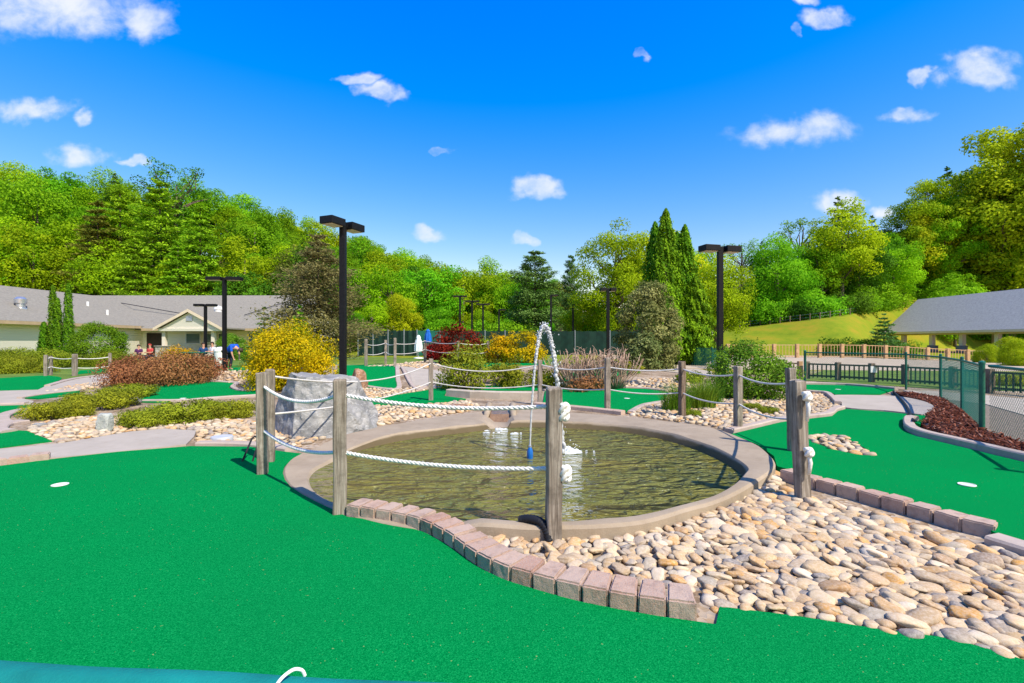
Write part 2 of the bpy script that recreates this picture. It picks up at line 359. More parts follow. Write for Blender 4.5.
class MB:
    def __init__(s): s.v = []; s.f = []
    def add(s, v, f):
        o = len(s.v); s.v += [tuple(p) for p in v]; s.f += [tuple(i + o for i in q) for q in f]; return s
    def box(s, x0, x1, y0, y1, z0, z1, ch=0, mtx=None):
        if ch <= 0:
            v = [(x, y, z) for z in (z0, z1) for y in (y0, y1) for x in (x0, x1)]
            f = [(0, 2, 3, 1), (4, 5, 7, 6), (0, 1, 5, 4), (2, 6, 7, 3), (0, 4, 6, 2), (1, 3, 7, 5)]
        else:
            bm = bmesh.new(); bmesh.ops.create_cube(bm, size=1)
            for q in bm.verts: q.co = (x0 + (q.co.x + .5) * (x1 - x0), y0 + (q.co.y + .5) * (y1 - y0), z0 + (q.co.z + .5) * (z1 - z0))
            bmesh.ops.bevel(bm, geom=bm.edges[:] , offset=ch, segments=2, affect='EDGES', profile=.6)
            bm.verts.index_update(); v = [q.co.copy() for q in bm.verts]; f = [[q.index for q in p.verts] for p in bm.faces]; bm.free()
        if mtx: v = [mtx @ Vector(p) for p in v]
        return s.add(v, f)
    def tube(s, pts, r, n=8, caps=True, phase=0.0):
        pts = [Vector(p) for p in pts]; rs = r if hasattr(r, '__len__') else [r] * len(pts)
        up = Vector((0, 0, 1)); v = []; f = []; pa = None
        for i, p in enumerate(pts):
            t = (pts[min(i + 1, len(pts) - 1)] - pts[max(i - 1, 0)]).normalized()
            if pa is None:
                a = t.cross(up)
                if a.length < .05: a = t.cross(Vector((1, 0, 0)))
            else: a = pa - t * pa.dot(t)
            a.normalize(); pa = a; b = t.cross(a)
            for k in range(n):
                th = 2 * math.pi * k / n + phase
                v.append(p + (a * math.cos(th) + b * math.sin(th)) * rs[i])
        for i in range(len(pts) - 1):
            for k in range(n):
                k2 = (k + 1) % n
                f.append((i * n + k, i * n + k2, (i + 1) * n + k2, (i + 1) * n + k))
        if caps: f += [tuple(range(n))[::-1], tuple(range((len(pts) - 1) * n, len(pts) * n))]
        return s.add(v, f)
    def lathe(s, prof, n=20, c=(0, 0, 0)):
        v = [(c[0] + r * math.cos(2 * math.pi * k / n), c[1] + r * math.sin(2 * math.pi * k / n), c[2] + z) for r, z in prof for k in range(n)]
        f = [(i * n + k, i * n + (k + 1) % n, (i + 1) * n + (k + 1) % n, (i + 1) * n + k) for i in range(len(prof) - 1) for k in range(n)]
        f += [tuple(range(n))[::-1], tuple(range((len(prof) - 1) * n, len(prof) * n))]
        return s.add(v, f)
    def mesh(s, name, m, smooth=False, auto=None):
        me = bpy.data.meshes.new(name); me.from_pydata(s.v, [], s.f); me.update(); me.materials.append(m)
        if smooth:
            for p in me.polygons: p.use_smooth = True
            if auto: me.set_sharp_from_angle(angle=R(auto))
        return me
    def obj(s, name, m, parent=None, loc=(0, 0, 0), rz=0, smooth=False, auto=40):
        return put(name, s.mesh(name, m, smooth, auto), parent, loc, rz)

def smooth_poly(pts, closed=True, per=6):
    n = len(pts); out = []
    rng = range(n) if closed else range(n - 1)
    for i in rng:
        g = (lambda k: pts[k % n]) if closed else (lambda k: pts[min(max(k, 0), n - 1)])
        p0, p1, p2, p3 = g(i - 1), g(i), g(i + 1), g(i + 2)
        for j in range(per):
            t = j / per
            out.append(tuple(.5 * (2 * b + (c - a) * t + (2 * a - 5 * b + 4 * c - d) * t * t + (3 * b - a - 3 * c + d) * t ** 3) for a, b, c, d in zip(p0, p1, p2, p3)))
    if not closed: out.append(tuple(pts[-1]))
    return out
def inside(p, poly):
    x, y = p; c = False; n = len(poly); j = n - 1
    for i in range(n):
        xi, yi = poly[i][:2]; xj, yj = poly[j][:2]
        if (yi > y) != (yj > y) and x < (xj - xi) * (y - yi) / (yj - yi) + xi: c = not c
        j = i
    return c
def edge_dist(p, poly):
    P = Vector(p[:2]); d = 1e9
    for a, b in zip(poly, poly[1:] + poly[:1]):
        A = Vector(a[:2]); B = Vector(b[:2]); ab = B - A
        t = max(0, min(1, (P - A).dot(ab) / max(ab.length_squared, 1e-9))); d = min(d, (A + ab * t - P).length)
    return d
def resample(pts, step, closed=False):
    P = [Vector(p) for p in pts] + ([Vector(pts[0])] if closed else [])
    out = [P[0]]; acc = 0
    for a, b in zip(P, P[1:]):
        l = (b - a).length; s = step - acc
        while s <= l and l > 0:
            out.append(a + (b - a) * (s / l)); s += step
        acc = (acc + l) % step
    return out
def sheet(name, poly, dz, m, label, cat, smooth=True, step=None, skirt=.12, holes=(), kind='structure'):
    if smooth: poly = smooth_poly(poly, True, 5)
    xs = [p[0] for p in poly]; ys = [p[1] for p in poly]
    step = step or max(.3, min(3, (max(xs) - min(xs)) / 14))
    V = [Vector((p[0], p[1])) for p in poly]; E = [(i, (i + 1) % len(poly)) for i in range(len(poly))]
    for hp in holes:
        o = len(V); V += [Vector((p[0], p[1])) for p in hp]; E += [(o + i, o + (i + 1) % len(hp)) for i in range(len(hp))]
    x = min(xs)
    while x < max(xs):
        y = min(ys)
        while y < max(ys):
            if inside((x, y), poly) and edge_dist((x, y), poly) > step * .3 and not any(inside((x, y), q) or edge_dist((x, y), q) < step * .3 for q in holes): V.append(Vector((x, y)))
            y += step
        x += step
    vo, eo, fo, *_ = delaunay_2d_cdt(V, E, [], 0, 1e-5)
    fs = []
    for f in fo:
        c = sum((vo[i] for i in f), Vector((0, 0))) / len(f)
        if inside(c, poly) and not any(inside(c, q) for q in holes):
            a, b_, c_ = [vo[i] for i in f[:3]]
            fs.append(tuple(f) if (b_ - a).cross(c_ - a) > 0 else tuple(f)[::-1])
    mb = MB(); mb.add([(v.x, v.y, hz(v.x, v.y) + dz) for v in vo], fs)
    for P in [poly] + list(holes):
        n = len(P); o = len(mb.v)
        mb.v += [(p[0], p[1], hz(p[0], p[1]) + dz) for p in P] + [(p[0], p[1], hz(p[0], p[1]) + dz - skirt) for p in P]
        mb.f += [(o + i, o + (i + 1) % n, o + n + (i + 1) % n, o + n + i) for i in range(n)]
    o = mb.obj(name, m); meta(o, label, cat, None, kind); return o
def strip(name, line, w, top, m, label, cat='kerb', closed=False, bottom=-.1, seg=.12, side=1, parent=None):
    """kerb: a strip of width w to one side of the line"""
    P = resample(line, seg, closed); n = len(P); mb = MB(); rows = []
    for i, p in enumerate(P):
        a = P[i - 1] if (i > 0 or closed) else P[i]; b = P[(i + 1) % n] if (i < n - 1 or closed) else P[i]
        t = (b - a).normalized(); nn = Vector((-t.y, t.x)) * side
        q = p + nn * w; z = hz(p.x, p.y); j = .004 * mnoise.noise((p.x * 6, p.y * 6, 0))
        e = min(.015, w * .2)
        rows.append([(p.x, p.y, z + bottom), (p.x, p.y, z + top - e + j), (p.x + nn.x * e, p.y + nn.y * e, z + top + j), (q.x - nn.x * e, q.y - nn.y * e, z + top + j), (q.x, q.y, z + top - e + j), (q.x, q.y, z + bottom)])
    v = [p for r in rows for p in r]; f = []
    for i in range(n if closed else n - 1):
        i2 = (i + 1) % n
        for k in range(5): f.append((i * 6 + k, i * 6 + k + 1, i2 * 6 + k + 1, i2 * 6 + k))
    if not closed: f += [tuple(range(6)), tuple(range((n - 1) * 6, n * 6))[::-1]]
    mb.add(v, f); bmv = mb.mesh(name, m)
    bm = bmesh.new(); bm.from_mesh(bmv); bmesh.ops.recalc_face_normals(bm, faces=bm.faces); bm.to_mesh(bmv); bm.free()
    o = put(name, bmv, parent)
    if parent is None: meta(o, label, cat, None, 'structure')
    return o

# ------------------------------------------------------------------ ground
PC = Vector((.15, 5.85))
rim_out_px = [(283, 465), (284, 458), (293, 451), (312, 445), (345, 434.5), (400, 423.5), (440, 417), (475, 412), (518, 408.5), (566, 412), (622, 416.5), (668, 421.5),
              (700, 425), (728, 432), (757, 445), (773, 457), (776, 465), (769, 472.5), (754, 483), (728, 495), (700, 505), (669, 514), (640, 521), (600, 525.5), (563, 527), (525, 526), (478, 524), (440, 521), (400, 516), (345, 503), (310, 488), (290, 477)]
rim_in_px = [(309, 469), (314, 461), (328, 455), (353, 444), (400, 433), (440, 428), (470, 425), (518, 420.5), (566, 421.5), (622, 425), (660, 431), (690, 439),
             (715, 448), (738, 460), (748, 468), (742, 475), (730, 486), (705, 496), (672, 506), (640, 513), (600, 518), (563, 520.5), (525, 519.5), (480, 517), (440, 514), (400, 509), (352, 498), (325, 487), (312, 478)]
RIMZ = .10
def polar(pxs):
    a = []
    for p in pxs:
        q = Vector(G(p[0], p[1], RIMZ)) - PC; a.append((math.atan2(q.y, q.x), q.length))
    a.sort(); return a
def rad(tab, th):
    th = (th + math.pi) % (2 * math.pi) - math.pi
    A = [(tab[-1][0] - 2 * math.pi, tab[-1][1])] + tab + [(tab[0][0] + 2 * math.pi, tab[0][1])]
    for p, q in zip(A, A[1:]):
        if p[0] <= th <= q[0]: return p[1] + (q[1] - p[1]) * (th - p[0]) / (q[0] - p[0] + 1e-9)
    return A[0][1]
TO, TI = polar(rim_out_px), polar(rim_in_px)
NR = 180
def loop(tab, off=0):
    r = [rad(tab, 2 * math.pi * k / NR) for k in range(NR)]
    for _ in range(3): r = [(r[k - 1] + 2 * r[k] + r[(k + 1) % NR]) / 4 for k in range(NR)]
    return [(PC.x + (r[k] + off) * math.cos(2 * math.pi * k / NR), PC.y + (r[k] + off) * math.sin(2 * math.pi * k / NR)) for k in range(NR)]
OUTL, INL = loop(TO), loop(TI)
MIDL = [((a[0] + b[0]) / 2, (a[1] + b[1]) / 2) for a, b in zip(OUTL, INL)]

def axis(lo, a, b, hi, st, gr=1.17):
    v = list(np.arange(a, b + 1e-6, st)); s = st; x = b
    while x < hi: s = min(s * gr, 1.7 if x < 92 else 14); x += s; v.append(x)
    s = st; x = a; w = []
    while x > lo: s = min(s * gr, 14); x -= s; w.append(x)
    return w[::-1] + v
gx = axis(-420, -5, 6, 420, .2); gy = axis(-60, 0, 12, 460, .2)
V = []; 
for y in gy:
    for x in gx:
        z = hz(x, y)
        if abs(x) < 4 and 2 < y < 10 and inside((x, y), MIDL): z = -.6
        V.append((x, y, z))
nx, ny = len(gx), len(gy)
idx = np.arange(nx * ny).reshape(ny, nx)
Q = np.stack([idx[:-1, :-1], idx[:-1, 1:], idx[1:, 1:], idx[1:, :-1]], -1).reshape(-1, 4)
gme = npmesh('ground', V, Q, M['ground'], True); wa = gme.attributes.new('wood', 'FLOAT', 'POINT')
def woodf(x, y):
    b, l = lerp_tab(BST, x); lim = b + l + 1.2 if x > 14 else 62.5
    return max(0.0, min(1.0, (y - lim) / 2.5 + .5))
wa.data.foreach_set('value', np.array([woodf(p[0], p[1]) for p in V], dtype=np.float32))
meta(put('ground', gme), 'pebbly soil around the greens turning to grass and woodland floor on the hills', 'ground', None, 'structure')

# ------------------------------------------------------------------ pond
SPX = G(500, 414, .1)[0]
mb = MB(); n = NR
def jig(p, a): return a * mnoise.noise((p[0] * 3, p[1] * 3, 2.2))
def off(lp, d): return [(PC.x + (p[0] - PC.x) * (1 + d / (Vector(p) - PC).length), PC.y + (p[1] - PC.y) * (1 + d / (Vector(p) - PC).length)) for p in lp]
prof = [(OUTL, 0.0, -.25), (OUTL, 0, RIMZ - .02), (OUTL, -.02, RIMZ), (MIDL, 0, RIMZ + .004), (INL, .02, RIMZ), (INL, 0, RIMZ - .02), (INL, -.05, -.06), (INL, -.2, -.5)]
v = []
for lp, d, z in prof: v += [(p[0], p[1], (z - .075 * (1 - sst(-.5, -.2, p[0])) * (1 - sst(5.0, 6.5, p[1])) - (.10 * (1 - sst(.13, .2, abs(p[0] - SPX))) if p[1] > 7 else 0) if z > 0 else z) + jig(p, .012) + .01 * mnoise.noise((p[0] * 1.3, p[1] * 1.3, 0))) for p in (off(lp, d) if d else lp)]
f = [(i * n + k, i * n + (k + 1) % n, (i + 1) * n + (k + 1) % n, (i + 1) * n + k) for i in range(len(prof) - 1) for k in range(n)]
mb.add(v, f); rim = mb.obj('pond_rim', M['rim'], smooth=True, auto=35)
meta(rim, 'round cast concrete rim enclosing the murky pond', 'pond rim')
WZ = .0
o = MB()
wl = off(INL, .02)
rings = 14; v = [(PC.x, PC.y, WZ)]; f = []
for i in range(1, rings + 1): v += [(PC.x + (p[0] - PC.x) * i / rings, PC.y + (p[1] - PC.y) * i / rings, WZ) for p in wl]
f += [(0, 1 + k, 1 + (k + 1) % n) for k in range(n)]
for i in range(rings - 1): f += [(1 + i * n + k, 1 + (i + 1) * n + k, 1 + (i + 1) * n + (k + 1) % n, 1 + i * n + (k + 1) % n) for k in range(n)]
o.add(v, f); w = o.obj('pond_water', M['water'], smooth=True, auto=None)
meta(w, 'murky olive rippling water filling the round pond', 'water', None, 'structure')

# ------------------------------------------------------------------ greens, paths, beds (outlines surveyed on the ground)
fg = [(-9, .2), (-8, 3), *GP([(-60, 476), (0, 467.5), (57, 460), (120, 453), (190, 447.5), (250, 448), (284, 453)]),
      *[OUTL[k] for k in range(NR) if False]]
rimleft = [p for p in OUTL if p[0] < -1.25 and p[1] < 5.2 or (p[0] < -1.9 and p[1] < 5.6)]
rimleft.sort(key=lambda p: -p[1])
ked = [(347, 519), (370, 522), (400, 527), (425, 535), (445, 546), (462, 558), (480, 571), (505, 583), (540, 594), (580, 605), (620, 613), (660, 620), (716, 628)]
fgr = fg + [(p[0] - .0, p[1]) for p in rimleft[::3]] + GP(ked)[0:] + GP([(720, 610), (800, 620), (880, 633), (950, 642), (985, 652), (1024, 664), (1100, 690)]) + [(4, 1.0), (4, -2), (-9, -2)]
def greens(poly, dz=.018, label='green', sm=True, holes=(), nm='putting_green'):
    return sheet(nm, poly, dz, M['turf'], label, 'putting green', sm, holes=holes)
sheet('putting_green', fgr, .018, M['turf'], 'large bright green turf in the foreground running to the bottom of the photo', 'putting green', smooth=False, step=.6)
gA = GP([(-40, 409), (0, 406.6), (31, 405.6), (30, 411), (11.4, 416), (9.5, 421), (14, 424), (8.6, 427), (9, 431), (27, 432), (52, 442), (0, 448.5), (-40, 453)])
sheet('putting_green', gA, .018, M['turf'], 'small turf green cut by two rounded kerb lobes at the left edge', 'putting green', smooth=False)
gB = GP([(-60, 381), (0, 378.5), (43, 376), (62, 378.5), (45, 386.5), (38, 390), (0, 391), (-60, 393)])
sheet('putting_green', gB, .018, M['turf'], 'turf green in front of the short rope fence at far left', 'putting green')
gC = GP([(22.8, 398.8), (50, 394.6), (80, 391.2), (79, 395), (38, 399.6)])
sheet('putting_green', gC, .03, M['turf'], 'thin sliver of turf above the spreading juniper', 'putting green', smooth=False)
gC2 = GP([(76, 375), (106, 372), (106, 369.5), (80, 371)])
sheet('putting_green', gC2, .03, M['turf'], 'narrow strip of turf behind the short rope fence', 'putting green', smooth=False)
gD = GP([(138, 400.5), (147.7, 390), (165, 386), (183, 383), (226.7, 381.4), (234, 384), (229, 388.5), (239.6, 392), (262, 391.6), (275, 393), (270, 396), (226.7, 398.2), (183, 401.8), (150, 403)])
sheet('putting_green', gD, .03, M['turf'], 'kidney shaped turf green between the barberry and the golden shrub', 'putting green')
gD2 = GP([(196, 366.5), (250, 366), (252, 371), (190, 372)])
sheet('putting_green', gD2, .03, M['turf'], 'small turf patch at the foot of the slim lamp post by the clubhouse', 'putting green', smooth=False)
gE = GP([(338, 366), (370, 365.3), (399, 366.3), (397, 378.6), (356, 382), (330, 383)])
sheet('putting_green', gE, .03, M['turf'], 'turf green behind the boulder with a brown rock on it', 'putting green', smooth=False)
gF = GP([(372, 399.5), (400, 395.5), (428, 391), (445, 387.5), (490, 386.5), (540, 386.5), (540, 391), (447, 391), (444, 397), (466, 400), (440, 403.5), (400, 405.5), (372, 406)])
sheet('putting_green', gF, .03, M['turf'], 'winding strip of turf behind the waterfall wall', 'putting green', smooth=False)
gF2 = GP([(543, 404), (545, 392), (575, 389.5), (608.6, 388.5), (645, 390), (668, 393), (664, 402), (640, 406), (626, 413), (600, 410), (570, 407)])
sheet('putting_green', gF2, .03, M['turf'], 'turf green at the back of the pond between two rope posts', 'putting green', smooth=False)
gF3 = GP([(540, 372), (604, 370), (640, 371.5), (640, 373), (604, 372.5), (545, 374.5)])
sheet('putting_green', gF3, .03, M['turf'], 'thin far strip of turf beneath the bare twig shrub', 'putting green', smooth=False)
gF4 = GP([(455, 365), (478, 364), (520, 361.5), (548, 362), (545, 364.5), (480, 368), (456, 367)])
sheet('putting_green', gF4, .06, M['turf'], 'far turf patch between the juniper mound and golden bushes', 'putting green', smooth=False)
gG = GP([(800, 385), (845, 386), (895, 390.3), (880, 395), (835, 395.2), (828, 392.5), (808, 391), (800, 388)])
sheet('putting_green', gG, .03, M['turf'], 'far right turf green in front of the low dark picket fence', 'putting green', smooth=False)
isl = smooth_poly(GP([(809, 437.4), (821, 434.8), (839.5, 436), (854, 442), (871, 452.5), (863, 455), (837, 450), (816, 443)], .06), True, 4)
gHpx = [(731, 434), (756, 428), (781, 422), (810, 418.5), (832, 416), (838, 411), (846, 408.8), (884, 411.5), (908, 414), (926, 415.5), (920, 424), (906, 419.5), (902, 424), (904, 430), (916, 436), (958, 446), (1024, 462), (1080, 476), (1090, 560), (1001, 536),
        (971, 519), (926, 507), (898, 500), (853, 487), (826, 480), (809, 475), (777, 466), (774, 456), (757, 444)]
gH = GP(gHpx, .06)
sheet('putting_green', gH, .06, M['turf'], 'wide raised turf green on the right with a pebble island in it', 'putting green', smooth=False, holes=[isl], step=.5)
# paths
sheet('concrete_path', GP([(-60, 460), (0, 450.5), (60, 445), (130, 433), (165, 430), (196, 432), (194, 438), (186, 446), (150, 450), (57, 459.3), (0, 466.5), (-60, 475)]), .022, M['concrete'], 'grey concrete path crossing behind the foreground green', 'path', smooth=False)
sheet('concrete_path', GP([(-60, 395), (0, 391.6), (38, 390.5), (45, 387), (72, 379.5), (108, 375), (150, 372), (150, 377), (108, 382), (80, 390.5), (50, 394), (20, 399), (34, 402), (31, 405), (0, 406), (-60, 409)]), .022, M['concrete'], 'pale concrete path curving between the small left greens', 'path', smooth=False)
sheet('concrete_path', GP([(833, 396.5), (845, 395.6), (884, 396.2), (905, 398), (925, 402.5), (934, 407.5), (931, 412), (924, 415.3), (905, 413.5), (884, 411.2), (846, 408.4), (841, 403)], .04), .06, M['concrete'], 'pale concrete lobe joining the two right greens', 'path')
sheet('concrete_path', GP([(903, 391), (930, 391.5), (986, 396), (1024, 399.5), (1120, 408), (1120, 440), (1024, 416), (986, 405), (943, 400), (918, 395)]), .02, M['concrete'], 'concrete walk beyond the green chain link fence', 'path', smooth=False)
sheet('concrete_path', GP([(636, 361), (668, 364), (712, 372), (712, 377), (660, 371), (630, 365)]), .02, M['concrete'], 'distant concrete walk beside the far chain link fence', 'path', smooth=False)
sheet('concrete_path', GP([(398, 367), (408, 367), (440, 370), (470, 380), (530, 385.5), (530, 386.8), (440, 388), (415, 378)]), .02, M['concrete'], 'tan concrete walk curving below the juniper mound', 'path', smooth=False)
sheet('concrete_path', GP([(556, 386), (580, 377), (620, 378), (640, 388), (600, 388)]), .02, M['concrete'], 'tan concrete apron behind the back green', 'path', smooth=False)
# beds
mul = GP([(893, 393), (912, 393), (944, 399), (965, 414), (984, 431), (1024, 444), (1100, 464), (1100, 478), (1024, 455), (989, 444), (940, 434), (926, 429), (921, 424), (927, 415), (934.5, 408), (926, 402), (905, 397)], .03)
sheet('mulch_bed', mul, .05, M['mulchbed'], 'red mulch bed along the green chain link fence', 'mulch bed', smooth=False)
sheet('gravel_bed', GP([(944, 400), (986, 405.5), (1024, 416.5), (1120, 441), (1120, 468), (1024, 444.5), (984, 431.5), (965, 414.5)]), .012, M['browngravel'], 'brown gravel between the fence and the far walk', 'gravel', smooth=False)
sheet('gravel_lot', [(7, 23), (14, 22.2), (24, 21), (46, 24), (46, 46), (8, 46)], .02, M['lot'], 'pale gravel lot inside the wooden rail fence', 'gravel lot', smooth=False, step=3)
sheet('lawn', [(9.6, 16.4), (11.6, 13.4), (20, 10), (30, 12), (30, 19), (14, 22)], .014, M['lawn'], 'strip of lawn between the far walk and picket fence', 'lawn', smooth=False)
sheet('lawn', [(-36, 16), (-14.5, 17), (-15, 24), (-9, 24), (-9, 40), (-36, 44)], .014, M['lawn'], 'lawn in front of the clubhouse', 'lawn', smooth=False)
sheet('lawn', [(-9, 19.5), (2, 19.5), (3, 30), (-9, 30)], .012, M['lawn'], 'lawn behind the far rope fence', 'lawn', smooth=False)

# kerbs
def kerb(px, label, w=.13, top=.055, m='kerb', side=1, dz=0.0, name='kerb', sm=True):
    l = GP(px, dz); l = smooth_poly(l, False, 5) if sm else l
    return strip(name, l, w, top + dz, M[m], label, 'kerb', side=side)
kerb([(195, 446.5), (230, 446.5), (262, 449), (286, 452.5)], 'low brick coloured kerb between foreground green and pebbles', .14, .05, 'kerb', 1)
kerb([(32, 410.5), (20, 413), (12, 416), (10, 420), (16, 423.5), (34, 422)], 'upper rounded kerb lobe on the small left green', .18, .05, 'kerb', -1)
kerb([(30, 423), (14, 425.5), (9, 428), (10, 431.5), (26, 432)], 'lower rounded kerb lobe on the small left green', .2, .05, 'kerb', -1)
kerb([(-30, 405.8), (0, 405.6), (31, 404.6)], 'pale kerb along the top of the small left green', .2, .05)
kerb([(44, 387), (72, 379.6), (108, 375)], 'pale kerb beside the left path', .14, .06, 'kerb', -1)
kerb([(22, 399.4), (50, 395), (80, 391.8)], 'dark edged kerb under the turf sliver', .10, .06, 'kerb', 1)
kerb([(262, 391), (240, 391.6), (230, 388.3), (234, 384.5), (228, 381), (183, 382.6), (150, 388), (139, 399.5), (142, 402.6)], 'kerb round the kidney shaped green', .14, .06, 'kerb', -1)
kerb([(142, 402.6), (183, 402.2), (226, 398.8), (272, 396.4)], 'low kerb along the front of the kidney shaped green', .12, .06, 'kerb', 1)
kerb([(398.5, 366), (400, 372), (398, 379), (356, 382.6), (332, 383.6)], 'kerb round the green behind the boulder', .14, .06, 'kerb', -1)
kerb([(538, 405.5), (570, 408.5), (600, 411.5), (627, 414.5)], 'brick kerb at the back of the pond', .15, .075, 'brick', -1, name='brick_kerb')
kerb([(627, 414), (640, 407), (655, 404), (668, 402)], 'kerb on the right of the back green', .12, .06, 'kerb', -1)
kerb([(545, 391.4), (575, 389), (608, 388), (645, 389.4), (668, 392.4)], 'kerb along the far side of the back green', .12, .05, 'kerb', 1)
kerb([(733, 433), (757, 427.5), (782, 421.5), (810, 418), (832, 415.5), (838, 411), (846, 408.3)], 'pale scalloped kerb between right green and pebble bed', .13, .05, 'kerb', 1, .05)
kerb([(842, 404), (836, 398), (828, 393.3), (808, 391.7), (796, 390)], 'dark kerb along the front of the far right green', .13, .05, 'kerb', 1, .04)
kerb([(800, 384.4), (845, 385.3), (897, 389.7)], 'kerb along the back of the far right green', .13, .06, 'kerb', 1, .03)
kerb([(919, 421.5), (906, 420), (903, 424), (905, 430), (917, 436), (958, 446), (1024, 462), (1090, 479)], 'rounded kerb holding the red mulch bed', .13, .085, 'kerb', 1, .05)
kerb([(400, 368), (415, 379), (432, 385.5), (450, 386.8), (535, 385.8)], 'kerb along the tan walk under the juniper mound', .10, .06, 'kerb', 1)
# stone wall by the waterfall
wl_ = GP([(446, 396.5), (470, 398.5), (500, 399.5), (537, 400)])
o = strip('retaining_wall', wl_, .22, .17, M['wallstone'], '', side=1); o.pop('kind'); meta(o, 'low pale stone retaining wall behind the waterfall spout', 'retaining wall')
# concrete kerb ends at the right border
def slab(name, a, b, w, top, label):
    o = strip(name, [a, b], w, top, M['kerb'], '', side=-1); meta(o, label, 'kerb'); return o
slab('kerb', G(1000, 538, .04), G(1080, 562, .04), .16, .075, 'grey concrete kerb following the last right paver')

# pavers ------------------------------------------------------------------
def paver_mesh(w, d, h, seed):
    rnd = random.Random(seed); mb = MB(); tp = .86
    bm = bmesh.new(); bmesh.ops.create_cube(bm, size=1)
    for q in bm.verts:
        y = (q.co.y + .5) * d; x = q.co.x * w * (1 if q.co.y < 0 else tp); z = (q.co.z + .5) * h
        q.co = (x + rnd.uniform(-.003, .003), y, z - (.09 if q.co.z < 0 else 0) + rnd.uniform(-.003, .003))
    bmesh.ops.bevel(bm, geom=bm.edges[:], offset=.009, segments=2, affect='EDGES')
    bmesh.ops.subdivide_edges(bm, edges=[e for e in bm.edges if e.calc_length() > .03], cuts=5, use_grid_fill=True)
    for q in bm.verts: q.co += Vector((mnoise.noise(q.co * 28 + Vector((seed, 0, 0))), mnoise.noise(q.co * 28 + Vector((0, seed, 9))), mnoise.noise(q.co * 28 + Vector((9, 0, seed))))) * .0022
    me = bpy.data.meshes.new('paver'); bm.to_mesh(me); bm.free(); me.materials.append(M['brick']); return me
PM = [paver_mesh(.128, .18, .068, i) for i in range(5)]
PR = [paver_mesh(.165, .15, .07, 20 + i) for i in range(5)]
def pavers(pxl, step, meshes, z, dz, flip, label, group):
    P = resample(smooth_poly(GP(pxl, dz), False, 6), step)
    for i, (a, b) in enumerate(zip(P, P[1:])):
        c = (a + b) / 2; t = b - a; rz = math.atan2(t.y, t.x) + (math.pi if flip else 0)
        o = put('paver', meshes[(i * 3) % 5], None, (c.x, c.y, z), rz + random.uniform(-.03, .03)); o.location.z += random.uniform(-.004, .004)
        o.rotation_euler.x = random.uniform(-.02, .02); meta(o, label, 'paver', group)
pavers([(345, 517.5)] + ked[1:-1] + [(717, 627), (728, 628)], .135, PM, .034, 0, False, 'pinkish paver in the curved row edging the foreground green by the stones', 'pavers edging the foreground green')
pavers([(779, 478), (800, 484), (826, 491), (853, 498), (880, 506), (905, 513), (940, 523), (970, 532), (999, 538)], .172, PR, .028, 0.02, False, 'reddish paver in the row holding up the right green above the stones', 'pavers along the right green')
pavers([(-14, 469.5), (0, 467), (28, 463.6), (57, 460.6)], .16, PR, .012, 0, False, 'small pink paver along the concrete path at the left edge', 'pavers at the left path')

# ------------------------------------------------------------------ river stones
def rock_np(seed, sub, ax, amp=.16):
    bm = bmesh.new(); bmesh.ops.create_icosphere(bm, subdivisions=sub, radius=1)
    rnd = random.Random(seed); o = Vector((rnd.uniform(0, 50), rnd.uniform(0, 50), rnd.uniform(0, 50)))
    for q in bm.verts:
        p = q.co.copy(); e = 2.6; nrm = (abs(p.x) ** e + abs(p.y) ** e + abs(p.z) ** e) ** (1 / e)
        p = p / nrm * .96; k = 1 + amp * mnoise.noise(p * .9 + o) + amp * .45 * mnoise.noise(p * 2.1 + o)
        q.co = Vector((p.x * ax[0], p.y * ax[1], p.z * ax[2])) * k
    v = np.array([q.co[:] for q in bm.verts], dtype=np.float32); bm.verts.index_update()
    f = np.array([[q.index for q in p.verts] for p in bm.faces], dtype=np.int32); bm.free(); return v, f
rs = random.Random(3)
SV = [rock_np(i, 3, (1, rs.uniform(.5, .82), rs.uniform(.25, .38)), .34) for i in range(12)]
SVL = [rock_np(i + 40, 2, (1, rs.uniform(.6, .85), rs.uniform(.34, .48)), .22) for i in range(8)]
SVX = [rock_np(i + 60, 1, (1, rs.uniform(.6, .9), rs.uniform(.35, .5)), .2) for i in range(8)]
SME = [npmesh('river_stone', a, b, M['stone'], True) for a, b in SV]
def scatter(poly, sp, rng, avoid=None, wob=1.0):
    xs = [p[0] for p in poly]; ys = [p[1] for p in poly]; out = []; grid = {}
    area = (max(xs) - min(xs)) * (max(ys) - min(ys))
    for _ in range(int(area / (sp * sp) * 14)):
        p = (rng.uniform(min(xs), max(xs)), rng.uniform(min(ys), max(ys)))
        k = (int(p[0] // sp), int(p[1] // sp))
        if any((q[0] - p[0]) ** 2 + (q[1] - p[1]) ** 2 < sp * sp for i in (-1, 0, 1) for j in (-1, 0, 1) for q in grid.get((k[0] + i, k[1] + j), ())): continue
        if not inside(p, poly) or (avoid and avoid(p)): continue
        grid.setdefault(k, []).append(p); out.append(p)
    return out
rng = random.Random(11)
fbed = GP([(716, 622), (728, 609), (760, 615), (800, 620.5), (880, 633.5), (950, 642.5), (985, 652), (1024, 664), (1090, 690), (1110, 600), (1003, 552), (970, 545), (926, 532), (880, 519), (826, 504), (779, 489)]) \
    + [p for p in sorted([q for q in OUTL if q[1] < 4.9 and q[0] > -.5 and q[0] < 2.6], key=lambda q: -q[0])][::4] + GP([(462, 537), (500, 554), (540, 568), (600, 579), (660, 586), (706, 591)], .0)
pts = scatter(fbed, .069, rng, lambda p: edge_dist(p, fbed) < .045, wob=1)
pts = [(p[0], p[1], .014, rng.uniform(.037, .06)) for p in pts]
under = [(p[0], p[1], .0, rng.uniform(.034, .05)) for p in scatter(fbed, .055, rng)]
bare = G(765, 542); bare2 = G(800, 556)
